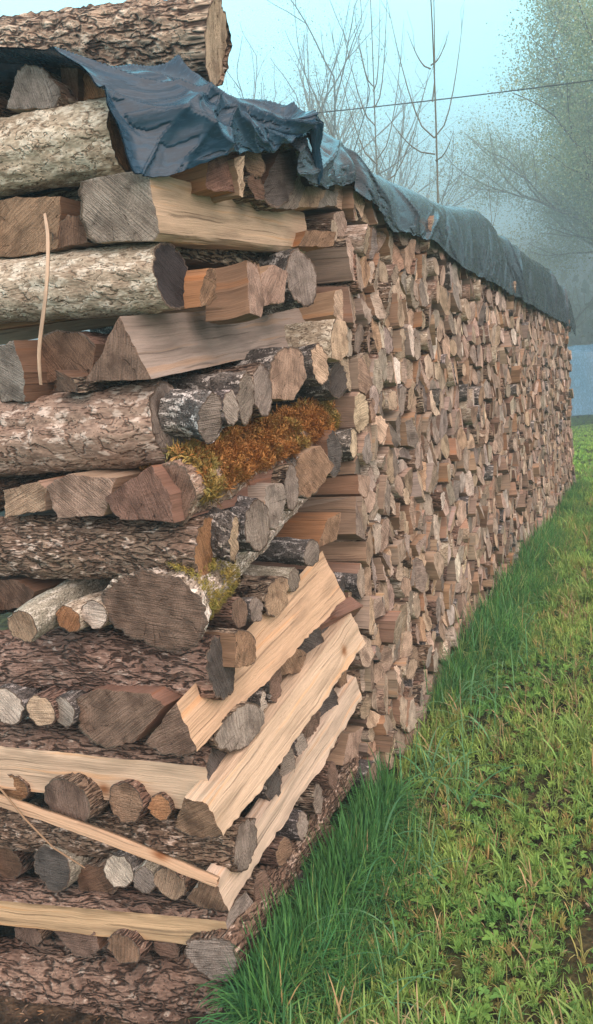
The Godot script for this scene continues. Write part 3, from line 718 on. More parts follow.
		["bark_log", "black oval end beside the large black-barked round", "furrow", "darkgrey", "brown", Vector3(-0.025, 0.674, -0.725), Vector3(-0.961, 0.670, -0.890), [0.030, 0.050], "", 1.00, 0.7],
		["bark_log", "black end speckled with white spots by the plank tips", "birch", "darkgrey", "brown", Vector3(-0.025, 0.741, -0.878), Vector3(-0.970, 0.745, -0.977), [0.037, 0.062], "", 1.00, 0.7],
		["split_log", "tall slab end edged with green moss near the plank tips", "moss", "tan", "brown", Vector3(-0.025, 0.679, -0.965), Vector3(-0.970, 0.677, -1.064), [-0.061, -0.048, 0.019, -0.056, 0.062, 0.046, -0.019, 0.058], "ssss", 1.00, 0.7],
		["bark_log", "dark round directly above the middle of the lowest plank", "birch", "darkgrey", "brown", Vector3(-0.025, 0.392, -0.270), Vector3(-0.961, 0.379, -0.434), [0.034, 0.048], "", 1.00, 0.7],
		["bark_log", "grey worn round above the lowest plank, beside the dark one", "furrow", "grey", "tan", Vector3(-0.025, 0.404, -0.373), Vector3(-0.961, 0.396, -0.538), [0.031, 0.045], "", 1.00, 0.7],
		["bark_log", "small white-spotted round above the lowest plank", "birch", "greyend", "tan", Vector3(-0.025, 0.417, -0.470), Vector3(-0.954, 0.430, -0.667), [0.031, 0.038], "", 1.00, 0.7],
		["split_log", "brown wedge end above the lowest plank", "red", "brownend", "brown", Vector3(-0.025, 0.440, -0.564), Vector3(-0.966, 0.422, -0.696), [-0.055, -0.015, 0.023, -0.028, 0.065, 0.016, -0.030, 0.027], "ssbb", 1.00, 0.7],
		["bark_log", "large black round in the shade above the lowest plank", "furrow", "darkgrey", "brown", Vector3(-0.025, 0.456, -0.681), Vector3(-0.947, 0.438, -0.911), [0.056, 0.062], "", 1.00, 0.7],
		["bark_log", "narrow brown end near the tip of the lowest plank", "red", "tanb", "tan", Vector3(-0.025, 0.503, -0.838), Vector3(-0.966, 0.508, -0.970), [0.030, 0.050], "", 1.00, 0.7],
		["bark_log", "grey round beneath the lowest plank near the corner", "lichen", "brownend", "tan", Vector3(-0.025, 0.184, -0.160), Vector3(-0.966, 0.176, -0.293), [0.035, 0.044], "", 1.00, 0.7],
		["bark_log", "brown round with a tan end beneath the lowest plank", "red", "tanb", "tan", Vector3(-0.025, 0.197, -0.304), Vector3(-0.966, 0.198, -0.437), [0.035, 0.044], "", 1.00, 0.7],
		["bark_log", "pale worn end beneath the lowest plank", "birch", "greyend", "tan", Vector3(-0.025, 0.204, -0.435), Vector3(-0.966, 0.203, -0.567), [0.031, 0.038], "", 1.00, 0.7],
		["bark_log", "dark grey end beneath the middle of the lowest plank", "furrow", "grey", "tan", Vector3(-0.025, 0.218, -0.564), Vector3(-0.966, 0.212, -0.697), [0.034, 0.043], "", 1.00, 0.7],
		["bark_log", "small brown end beneath the far half of the lowest plank", "red", "brownend", "tan", Vector3(-0.025, 0.232, -0.697), Vector3(-0.966, 0.252, -0.830), [0.034, 0.042], "", 1.00, 0.7],
		["split_log", "pale slab end beneath the lowest plank's far tip", "redpale", "pinktan", "tan", Vector3(-0.025, 0.248, -0.895), Vector3(-0.966, 0.236, -1.027), [-0.096, -0.028, 0.022, -0.044, 0.102, 0.026, -0.021, 0.046], "ssss", 1.00, 0.7],
		["bark_log", "dark mossy end in the grass at the foot of the corner", "lichen", "darkgrey", "brown", Vector3(-0.025, 0.032, -0.143), Vector3(-0.966, 0.029, -0.276), [0.043, 0.054], "", 1.00, 0.7],
		["bark_log", "shaded grey round in the grass behind the corner foot", "lichen", "darkgrey", "brown", Vector3(-0.025, 0.044, -0.388), Vector3(-0.966, 0.032, -0.520), [0.039, 0.049], "", 1.00, 0.7],
		["bark_log", "shaded brown round low in the grass by the lowest log", "red", "brownend", "brown", Vector3(-0.025, 0.055, -0.634), Vector3(-0.966, 0.061, -0.766), [0.038, 0.047], "", 1.00, 0.7],
	]
	for d in logs:
		var o := build_log(d, "logs of the crossed corner stack")
		var lab: String = d[1]
		if lab.contains("orange moss"):
			moss_on(o, d[7][0], d[7][1], (d[5] as Vector3).distance_to(d[6]), d[9], 5200, 0.05, 0.97, [Color(0.46, 0.23, 0.08), Color(0.54, 0.30, 0.11), Color(0.38, 0.20, 0.075), Color(0.44, 0.33, 0.11), Color(0.34, 0.31, 0.12)], 0.029, 0.35)
		elif lab.contains("mossy crooked"):
			moss_on(o, 0.122, 0.09, (d[5] as Vector3).distance_to(d[6]), 0.5, 500, 0.03, 0.24, [Color(0.36, 0.32, 0.09), Color(0.30, 0.29, 0.08), Color(0.42, 0.35, 0.12)], 0.014, 0.15)
			moss_on(o, 0.075, 0.055, (d[5] as Vector3).distance_to(d[6]), 0.9, 160, 0.36, 0.50, [Color(0.34, 0.31, 0.09), Color(0.27, 0.27, 0.08)], 0.013, 0.15)
		elif lab.contains("reddish barked log with a broken"):
			moss_on(o, 0.095, 0.095, 1.0, 1.0, 60, 0.03, 0.09, [Color(0.30, 0.18, 0.07), Color(0.22, 0.15, 0.06)], 0.02, -1.3)
		elif lab.contains("green moss"):
			moss_on(o, 0.02, 0.055, 1.0, 1.0, 120, 0.0, 0.08, [Color(0.12, 0.14, 0.03), Color(0.18, 0.17, 0.04)], 0.012, 0.4)


func tuft_mesh(n: int, length: float, width: float, spread: float, segs: int, mat: Material, sd: int) -> ArrayMesh:
	var g := RandomNumberGenerator.new()
	g.seed = sd
	var b := Buf.new()
	for k in n:
		var a := g.randf() * TAU
		var lean := g.randf_range(0.1, 1.0) * spread
		var l := length * g.randf_range(0.55, 1.1)
		var dir := Vector3(cos(a), 0, sin(a))
		var side := Vector3(-sin(a), 0, cos(a)).rotated(Vector3.UP, g.randf_range(-0.9, 0.9)) * width * g.randf_range(0.7, 1.2)
		var at := Vector3(g.randf_range(-1, 1), 0, g.randf_range(-1, 1)) * length * 0.10
		var P := PackedVector3Array()
		var U := PackedVector2Array()
		var C := PackedColorArray()
		var p := at
		var el := PI * 0.5 - lean * 0.4
		var tone := g.randf_range(0.75, 1.25)
		for s in segs + 1:
			var f := float(s) / segs
			var wd := side * (1.0 - f * f) * (0.7 + 0.6 * f)
			P.append(p - wd)
			P.append(p + wd)
			U.append(Vector2(0, f))
			U.append(Vector2(1, f))
			C.append(Color(tone, tone, tone))
			C.append(Color(tone, tone, tone))
			p += (dir * cos(el) + Vector3.UP * sin(el)) * l / segs
			el -= lean * 1.9 / segs
		b.grid(segs + 1, 2, P, U, C)
	return b.mesh(mat)


func moss_on(o: Node3D, rx: float, ry: float, length: float, taper: float, count: int, f0: float, f1: float, cols: Array, size: float, low: float):
	var mesh := tuft_mesh(14, 1.0, 0.055, 1.9, 3, mats["moss_tuft"], 5)
	var xf := []
	var cc := []
	for k in count:
		var f := rng.randf_range(f0, f1)
		var a := rng.randf_range(-0.3, 1.9) if low > 0.2 else rng.randf_range(-0.6, 1.3)
		if low < -1.0:
			a = rng.randf_range(-2.2, -1.0) + PI
			a = rng.randf_range(-1.9, -0.9) + PI * 0.0
		var sc := lerpf(1.0, taper, f)
		var clump := noise.get_noise_2d(f * 9.0, a * 1.6)
		if clump < -0.36:
			continue
		var nrm := Vector3(cos(a), sin(a), 0)
		var p := Vector3(cos(a) * rx * sc, sin(a) * ry * sc, -f * length)
		var up := (nrm + Vector3(rng.randf_range(-0.5, 0.5), rng.randf_range(-0.7, 0.3), rng.randf_range(-0.5, 0.5))).normalized()
		var x := up.cross(Vector3(0.3, 0.2, 1)).normalized()
		var s := size * rng.randf_range(0.6, 1.25) * (1.0 + clump)
		xf.append(Transform3D(Basis(x, up, x.cross(up)) * s, p))
		var idx := int(clampf((noise.get_noise_2d(f * 5.0 + 20.0, a) * 1.3 + 0.45 + rng.randf_range(-0.2, 0.2)) * mini(cols.size(), 3), 0, cols.size() - 1))
		if cols.size() == 5 and (f < 0.14 or f > 0.9) and rng.randf() < 0.8:
			idx = 3 + rng.randi() % 2
		cc.append(jitter(cols[idx], 0.2))
	scatter("moss", mesh, xf, cc, o)


# ---------------------------------------------------------------- the long wall of firewood ends
func clip(poly: PackedVector2Array, p: Vector2, n: Vector2) -> PackedVector2Array:
	# keep the side where (x - p).n <= 0
	var out := PackedVector2Array()
	var m := poly.size()
	for k in m:
		var a := poly[k]
		var b := poly[(k + 1) % m]
		var da := (a - p).dot(n)
		var db := (b - p).dot(n)
		if da <= 0:
			out.append(a)
		if (da < 0 and db > 0) or (da > 0 and db < 0):
			out.append(a.lerp(b, da / (da - db)))
	return out


func area_of(p: PackedVector2Array) -> float:
	var s := 0.0
	for k in p.size():
		s += p[k].cross(p[(k + 1) % p.size()])
	return s * 0.5


func hem_y(z: float) -> float:
	return curve_at([[0.2, 1.79], [0.15, 1.81], [0.06, 1.837], [-0.09, 1.873], [-0.22, 1.91], [-0.375, 1.945], [-0.63, 2.05], [-0.7, 1.925], [-1.06, 2.0], [-1.28, 1.973], [-1.5, 1.925], [-2.2, 1.985], [-2.68, 1.945], [-3.66, 1.948], [-5.78, 1.95], [-9.12, 1.97], [-10, 1.85]], z)


func top_y(z: float) -> float:
	return curve_at([[0.2, 2.04], [0.0, 2.06], [-0.32, 2.09], [-0.62, 2.147], [-0.86, 2.152], [-1.02, 2.21], [-1.18, 2.218], [-1.34, 2.186], [-1.82, 2.213], [-2.45, 2.26], [-3.04, 2.31], [-3.7, 2.41], [-4.0, 2.418], [-4.5, 2.376], [-7.6, 2.50], [-9.33, 2.418], [-9.8, 2.25], [-10.2, 2.1]], z)


func curve_at(t: Array, z: float) -> float:
	for k in t.size() - 1:
		if z >= t[k + 1][0]:
			var f := clampf((z - t[k][0]) / (t[k + 1][0] - t[k][0]), 0.0, 1.0)
			return lerpf(t[k][1], t[k + 1][1], f)
	return t[-1][1]


func ground_y(x: float, z: float) -> float:
	var rise := 0.10 * smoothstep(-0.4, -2.5, z)
	var bumps := 0.030 * noise.get_noise_2d(x * 0.9, z * 0.9) + 0.012 * noise.get_noise_2d(x * 4.0, z * 4.0)
	var low := -0.13 * smoothstep(0.06, -0.35, x) * smoothstep(-0.6, -0.1, z)
	return low + rise * smoothstep(3.5, 0.0, absf(x)) + bumps * (1.0 if z > -40.0 else 0.3) - 0.008


const ORD := ["first", "second", "third", "fourth", "fifth", "sixth", "seventh", "eighth", "ninth", "tenth", "eleventh", "twelfth", "thirteenth", "fourteenth", "fifteenth", "sixteenth", "seventeenth", "eighteenth", "nineteenth", "twentieth", "twenty-first", "twenty-second", "twenty-third", "twenty-fourth", "twenty-fifth", "twenty-sixth", "twenty-seventh", "twenty-eighth"]


func build_wall():
	var dy := 0.112
	var dx := 0.088
	var rows := 19
	var cols := 100
	var sites := []
	var at := {}
	for r in range(-1, rows + 1):
		for k in range(-1, cols + 1):
			var p := Vector2(0.98 + (k + 0.5 + 0.5 * (r & 1)) * dx + rng.randf_range(-0.36, 0.36) * dx, 0.03 + (r + 0.5) * dy + rng.randf_range(-0.34, 0.34) * dy)
			at[Vector2i(k, r)] = p
	var individuals := []
	var rest_bark := {}
	var rest_split := Buf.new()
	var rest_end := [Buf.new(), Buf.new(), Buf.new()]
	var count := 0
	for k in cols:
		for r in rows:
			var p: Vector2 = at[Vector2i(k, r)]
			if p.y > minf(top_y(-p.x) - 0.19, hem_y(-p.x) + 0.055) or p.x > 9.35:
				continue
			var cell := PackedVector2Array([p + Vector2(-0.25, -0.25), p + Vector2(0.25, -0.25), p + Vector2(0.25, 0.25), p + Vector2(-0.25, 0.25)])
			for a in range(-2, 3):
				for b in range(-2, 3):
					var nb := Vector2i(k + a, r + b)
					if (a or b) and at.has(nb):
						var qn: Vector2 = at[nb]
						cell = clip(cell, (p + qn) * 0.5, (qn - p))
			if cell.size() < 3 or area_of(cell) < 0.002:
				continue
			var pieces := []
			var roll := rng.randf()
			if roll < 0.26:
				var c := Vector2.ZERO
				for q in cell:
					c += q / cell.size()
				var n := Vector2.from_angle(rng.randf() * TAU)
				c += n * rng.randf_range(-0.015, 0.015)
				pieces = [[clip(cell, c, n), n], [clip(cell, c, -n), -n]]
			else:
				pieces = [[cell, Vector2.ZERO]]
			for pc in pieces:
				count += 1
				wall_piece(pc[0], pc[1], r, k, pieces.size() > 1, individuals, rest_bark, rest_split, rest_end)
	for key in rest_bark:
		pass
	var mass := Node3D.new()
	mass.name = "firewood_stack"
	add_child(mass, true)
	tag(mass, "far run of the long firewood wall, hundreds of small log ends under the tarp", "firewood stack")
	kind(mass, "stuff")
	for key in rest_bark:
		kind(put("bark", (rest_bark[key] as Buf).mesh(mats[key]), mass), "stuff")
	kind(put("split_face", rest_split.mesh(mats["split0"]), mass), "stuff")
	for j in 3:
		kind(put("cut_end", (rest_end[j] as Buf).mesh(mats["end%d" % j]), mass), "stuff")
	print("wall pieces ", count, " individuals ", individuals.size())


func add_xf(dst: Buf, src: Buf, t: Transform3D):
	var b := dst.v.size()
	for k in src.v.size():
		dst.v.append(t * src.v[k])
		dst.n.append(t.basis * src.n[k])
	dst.t.append_array(src.t)
	dst.c.append_array(src.c)
	for k in src.i:
		dst.i.append(b + k)


func wall_piece(poly: PackedVector2Array, cutn: Vector2, r: int, k: int, paired: bool, individuals: Array, rest_bark: Dictionary, rest_split: Buf, rest_end: Array):
	var m := poly.size()
	if m < 3 or area_of(poly) < 0.0012:
		return
	var c := Vector2.ZERO
	for q in poly:
		c += q / m
	# local x is world -z, so the outline as seen from outside runs the same way
	var shrink := rng.randf_range(0.86, 0.985)
	var is_round: bool = not paired and rng.randf() < 0.34
	var prof := []
	var tags := ""
	var far_off: bool = c.x > 5.5
	var shape := ""
	if is_round:
		var rin := 1e9
		for q in m:
			var a := poly[q] - c
			var b := poly[(q + 1) % m] - c
			rin = minf(rin, absf(a.cross(b)) / a.distance_to(b))
		prof = [rin * rng.randf_range(0.95, 1.12), rin * rng.randf_range(0.98, 1.2)]
		shape = "round"
	else:
		# drop very short edges, then say which edges are bark
		var keep := PackedVector2Array()
		for q in m:
			if poly[q].distance_to(poly[(q + 1) % m]) > 0.022:
				keep.append(poly[q])
		if keep.size() < 3:
			keep = poly
		m = keep.size()
		var barked := rng.randi() % m
		var nb := 1 + rng.randi() % 2 if rng.randf() < 0.8 else 0
		for q in m:
			var w := (keep[q] - c) * shrink
			w += Vector2(rng.randf_range(-0.004, 0.004), rng.randf_range(-0.004, 0.004))
			prof.append_array([w.x, w.y])
			tags += "b" if (q - barked + m) % m < nb else "s"
		shape = "triangular" if m == 3 else "four-sided" if m == 4 else "many-sided"
	var barks := ["red", "redpale", "furrow", "birch", "lichen", "pale"]
	var bk: String = barks[rng.randi() % 6]
	var ends := [["tan", "tan"], ["tan", "tan"], ["pinktan", "pinkish"], ["pinktan", "pinkish"], ["greyend", "grey"], ["grey", "grey"], ["cream", "pale"], ["tanb", "brown"], ["darkgrey", "dark grey"], ["white", "whitish"], ["orange", "orange"]]
	var ei := rng.randi() % 11
	if (ei == 9 or ei == 10) and rng.randf() < 0.6:
		ei = rng.randi() % 6
	var ecol: Color = jitter((WOOD[ends[ei][0]] as Color).lerp(Color(0.62, 0.56, 0.50), 0.40) * rng.randf_range(0.78, 1.4), 0.2)
	var scol := jitter((WOOD[["tan", "orange", "tanb", "greyside", "brown", "greyside", "pinktan"][rng.randi() % 7]] as Color).lerp(Color(0.46, 0.38, 0.32), 0.4) * 0.95, 0.24)
	var out := rng.randf_range(-0.018, 0.018) + (0.025 if rng.randf() < 0.12 else 0.0) + 0.02 * noise.get_noise_2d(c.x * 1.2, c.y * 1.2)
	var yaw := rng.randf_range(-0.16, 0.16)
	var pit := rng.randf_range(-0.08, 0.08)
	var near := Vector3(out, c.y, -c.x)
	var dir := Vector3(-1, pit, yaw).normalized()
	var L := rng.randf_range(0.42, 0.5)
	var single: bool = individuals.size() < 300
	var parts := log_parts(prof, tags, L, 1.0, 1.0, 3 if single and c.x < 2.2 else 1, 5 if single else 2, jitter(Color(0.9, 0.9, 0.9), 0.15), scol, ecol, 0.0, Vector2(rng.randf_range(-0.18, 0.18), rng.randf_range(-0.18, 0.18)))
	var t := frame_of(near, near + dir * L)
	var e := rng.randi() % 3
	if single:
		var half := ""
		if paired:
			half = ("upper " if cutn.y < 0.0 else "lower ") if absf(cutn.y) > 0.7 else ("nearer " if cutn.x > 0.0 else "farther ")
		var what: String = "%s round log end" % ends[ei][1] if is_round else ("%s%s split half" % [half, ends[ei][1]] if paired else "%s %s split end" % [ends[ei][1], shape])
		var lab := "%s, %s course up, %s along the wall from the corner stack" % [what, ORD[r], ORD[k]]
		var o := thing("firewood_log", lab, "firewood", "log ends in the long firewood wall", t)
		if parts.bark:
			put("bark", parts.bark.mesh(mats[bk]), o)
		if parts.split:
			put("split_face", parts.split.mesh(mats["split%d" % (rng.randi() % 2)]), o)
		put("cut_end", parts.end.mesh(mats["end%d" % e]), o)
		individuals.append(o)
	else:
		if parts.bark:
			if not rest_bark.has(bk):
				rest_bark[bk] = Buf.new()
			add_xf(rest_bark[bk], parts.bark, t)
		if parts.split:
			add_xf(rest_split, parts.split, t)
		add_xf(rest_end[e], parts.end, t)


# ---------------------------------------------------------------- tarpaulins
func tarp_point(z: float, s: float, first: bool) -> Vector3:
	# s runs 0 at the far side's hem, over the top, to 1 at the hem on the visible side
	var yt := top_y(z)
	var yh := hem_y(z)
	if not first:
		yt -= 0.012
		if z > -0.69:
			yh = 1.925
	var path := [Vector2(-1.12, yt - 0.45), Vector2(-1.10, yt - 0.12), Vector2(-1.0, yt + 0.03), Vector2(-0.55, yt + 0.055), Vector2(-0.28, yt + 0.035), Vector2(-0.10, yt - 0.004), Vector2(-0.005, yt - 0.065), Vector2(0.035, lerpf(yt - 0.07, yh, 0.45)), Vector2(0.045, yh)]
	if first:
		var front := [Vector2(-1.12, 1.75), Vector2(-1.10, 2.0), Vector2(-1.0, 2.15), Vector2(-0.55, 2.155), Vector2(-0.36, 2.135), Vector2(-0.235, 2.095), Vector2(-0.148, 2.045), Vector2(-0.095, 1.955), Vector2(-0.065, 1.82)]
		var w := smoothstep(-0.13, 0.05, z)
		for q in 9:
			path[q] = (path[q] as Vector2).lerp(front[q], w)
	var ks := [0.0, 0.12, 0.2, 0.36, 0.48, 0.58, 0.68, 0.84, 1.0]
	var k := 0
	while k < 7 and s > ks[k + 1]:
		k += 1
	var f: float = (s - ks[k]) / (ks[k + 1] - ks[k])
	var p0: Vector2 = path[maxi(k - 1, 0)]
	var p3: Vector2 = path[mini(k + 2, 8)]
	var p: Vector2 = (path[k] as Vector2).cubic_interpolate(path[k + 1], p0, p3, f)
	var hang := smoothstep(0.55, 1.0, s)
	var far_scale := 1.0 + 0.5 * smoothstep(-1.0, -5.0, z)
	# hanging folds, pulled creases that run down and along, small crumples
	var w1 := noise.get_noise_2d(z * 1.7 / far_scale + 5.0, s * 0.6)
	var w2 := 1.0 - 2.0 * absf(noise.get_noise_2d(z * 3.0 / far_scale + s * 2.6 + 31.0, s * 1.6 - z * 0.6))
	var w3 := 1.0 - 2.0 * absf(noise.get_noise_2d(z * 7.0 - s * 3.0 + 3.0, s * 5.0))
	var w4 := noise.get_noise_2d(z * 16.0, s * 13.0)
	var n := Vector2(0.3 + 0.7 * hang, 1.0 - 0.85 * hang).normalized()
	var amp := 0.026 * w1 * (0.3 + hang) + 0.004 * w2 * hang + 0.001 * w3
	if not first:
		amp += 0.03 * exp(-pow((z + 1.02) / 0.06, 2.0)) * hang - 0.035 * exp(-pow((z + 1.12) / 0.05, 2.0)) * hang
	else:
		amp += 0.055 * exp(-pow((z + 0.50) / 0.09, 2.0)) * smoothstep(0.75, 1.0, s)
	for q in (creases_near if first else creases_far):
		var d: float = z - q[0] + q[1] * (s - 0.7) + 0.02 * w1
		if absf(d) < q[3] * 5.0:
			amp += q[2] * exp(-absf(d) / q[3]) * smoothstep(q[4], q[4] + 0.2, s)
	amp *= 1.0 - 0.55 * smoothstep(0.86, 1.0, s)
	var ragged := 0.014 * noise.get_noise_1d(z * 9.0) * smoothstep(0.9, 1.0, s)
	return Vector3(p.x + n.x * amp, p.y + n.y * amp + ragged, z + 0.02 * noise.get_noise_2d(s * 4.0, 7.0) * (1.0 if first else 0.0))


var creases_near := []
var creases_far := []


func lay_creases():
	# pulled folds of the sheets: place along the stack, slant, height, width, where they start on the way down
	for k in 34:
		creases_near.append([rng.randf_range(-0.72, 0.1), rng.randf_range(0.1, 1.2) if rng.randf() < 0.7 else rng.randf_range(-0.8, 0.1), rng.randf_range(-0.014, 0.030), rng.randf_range(0.016, 0.040), rng.randf_range(0.35, 0.7)])
	for k in 30:
		var z := -0.7 - 9.2 * pow((k + rng.randf_range(-0.6, 1.6)) / 30.0, 1.15)
		var w := 1.0 + 1.2 * smoothstep(-1.0, -5.0, z)
		creases_far.append([z, rng.randf_range(-1.8, 1.8), rng.randf_range(-0.018, 0.032) * rng.randf_range(0.3, 1.3) * (0.7 + 0.5 * w), rng.randf_range(0.022, 0.045) * w, rng.randf_range(0.5, 0.7)])
	for k in 60:
		var z := rng.randf_range(-9.7, -0.7)
		creases_far.append([z, rng.randf_range(-1.6, 1.6), rng.randf_range(-0.012, 0.016), rng.randf_range(0.018, 0.03), rng.randf_range(0.5, 0.8)])


func tarp_sheet(called: String, label: String, z0: float, z1: float, nz: int, ns: int, first: bool, mat: String, col: Color):
	var bf := Buf.new()
	var P := PackedVector3Array()
	var U := PackedVector2Array()
	var C := PackedColorArray()
	for r in nz:
		for k in ns:
			var s := float(k) / (ns - 1)
			# the visible side gets most of the rows
			s = lerpf(s, smoothstep(0.0, 1.0, s), 0.0)
			var zz := lerpf(z0, z1, float(r) / (nz - 1))
			if first:
				zz -= 0.05 * (1.0 - s) * (1.0 - float(r) / (nz - 1))
			P.append(tarp_point(zz, s, first))
			U.append(Vector2(s * 1.6, zz * 0.9))
			C.append(col)
	bf.grid(nz, ns, P, U, C)
	# a thin second skin and hem edge gives the sheet its thickness
	var Q := PackedVector3Array()
	for q in P.size():
		Q.append(P[q] - bf.n[q] * -0.003 if bf.n[q].y < 0 else P[q] - bf.n[q] * 0.003)
	bf.grid(nz, ns, Q, U, C)
	var o := put(called, bf.mesh(mats[mat]))
	tag(o, label, "tarpaulin")


func build_tarps():
	lay_creases()
	tarp_sheet("tarpaulin", "glossy dark blue tarp draped over the near corner under the top log", 0.07, -0.70, 190, 240, true, "tarp_blue", Color(0.030, 0.095, 0.170))
	tarp_sheet("tarpaulin", "long grey-blue tarp running along the top of the firewood wall to its far end", -0.56, -9.75, 720, 170, false, "tarp_grey", Color(0.052, 0.085, 0.112))


# ---------------------------------------------------------------- ground, lawn
func dirt_at(x: float, z: float) -> float:
	var d := smoothstep(0.12, -0.05, x + 0.05 * noise.get_noise_2d(x * 6.0, z * 6.0)) * smoothstep(-0.6, -0.1, z)
	return clampf(d, 0.0, 1.0)


func bare_at(x: float, z: float) -> float:
	# trodden, thin places in the lawn
	var b := noise.get_noise_2d(x * 2.1 + 40.0, z * 1.5 + 3.0)
	var path := exp(-pow((x - 0.95 - 0.1 * sin(z)) / 0.28, 2.0)) * smoothstep(-6.5, -2.5, z)
	return clampf(smoothstep(0.12, 0.5, b) * 0.6 + 0.25 * path * smoothstep(-0.2, 0.3, noise.get_noise_2d(x * 5.0, z * 5.0)), 0.0, 1.0)


func build_ground():
	var bf := Buf.new()
	var P := PackedVector3Array()
	var U := PackedVector2Array()
	var C := PackedColorArray()
	var xs := []
	var zs := []
	for k in 121:
		var f := (k - 60) / 60.0
		xs.append(f * 4.0 + pow(absf(f), 5.0) * signf(f) * 70.0)
	for k in 161:
		var f := k / 160.0
		zs.append(4.0 - f * 14.0 - pow(f, 6.0) * 90.0)
	for x in xs:
		for z in zs:
			P.append(Vector3(x, ground_y(x, z), z))
			U.append(Vector2(x, z))
			var g := Color(0.12, 0.15, 0.055).lerp(Color(0.21, 0.17, 0.115), bare_at(x, z))
			g = g.lerp(Color(0.20, 0.32, 0.07), smoothstep(-5.0, -11.0, z))
			g = g.lerp(Color(0.21, 0.155, 0.115), dirt_at(x, z))
			C.append(g)
	bf.grid(xs.size(), zs.size(), P, U, C)
	kind(put("ground", bf.mesh(mats["soil"])), "structure")


func hill_y(x: float, z: float) -> float:
	var d := -z - 42.0
	var h := 0.0
	if d > 0.0:
		h = 12.0 * smoothstep(0.0, 52.0, d) * (0.45 + 0.55 * smoothstep(-55.0, 15.0, x))
	return h + 0.8 * noise.get_noise_2d(x * 0.06, z * 0.06) * smoothstep(0.0, 10.0, d) - 0.05


func build_hill():
	var bf := Buf.new()
	var P := PackedVector3Array()
	var U := PackedVector2Array()
	var C := PackedColorArray()
	for a in 61:
		for b in 41:
			var x := lerpf(-75.0, 55.0, a / 60.0)
			var z := lerpf(-42.0, -100.0, b / 40.0)
			P.append(Vector3(x, hill_y(x, z), z))
			U.append(Vector2(x, z))
			C.append(Color(0.07, 0.11, 0.04))
	bf.grid(61, 41, P, U, C)
	kind(put("hillside", bf.mesh(mats["soil"])), "structure")


func weed_mesh(n: int, length: float, width: float, sd: int, raise: float) -> ArrayMesh:
	var g := RandomNumberGenerator.new()
	g.seed = sd
	var b := Buf.new()
	for k in n:
		var a := TAU * k / n + g.randf_range(-0.4, 0.4)
		var dir := Vector3(cos(a), 0, sin(a))
		var side := Vector3(-sin(a), 0, cos(a))
		var l := length * g.randf_range(0.6, 1.1)
		var rr := raise * g.randf_range(0.5, 1.4)
		var P := PackedVector3Array()
		var U := PackedVector2Array()
		var C := PackedColorArray()
		var tone := g.randf_range(0.8, 1.25)
		for s in 6:
			var f := s / 5.0
			var w := width * pow(sin(PI * clampf(0.06 + f * 0.94, 0, 1)), 0.7) * (0.5 + 0.8 * f)
			var p := dir * l * f + Vector3.UP * (rr * l * f - 0.55 * rr * l * f * f * 1.3)
			for q in [-1.0, 0.0, 1.0]:
				P.append(p + side * w * q + Vector3.UP * absf(q) * w * 0.35)
				U.append(Vector2(q, f))
				C.append(Color(tone, tone, tone))
		b.grid(6, 3, P, U, C)
	return b.mesh(mats["leaf"])


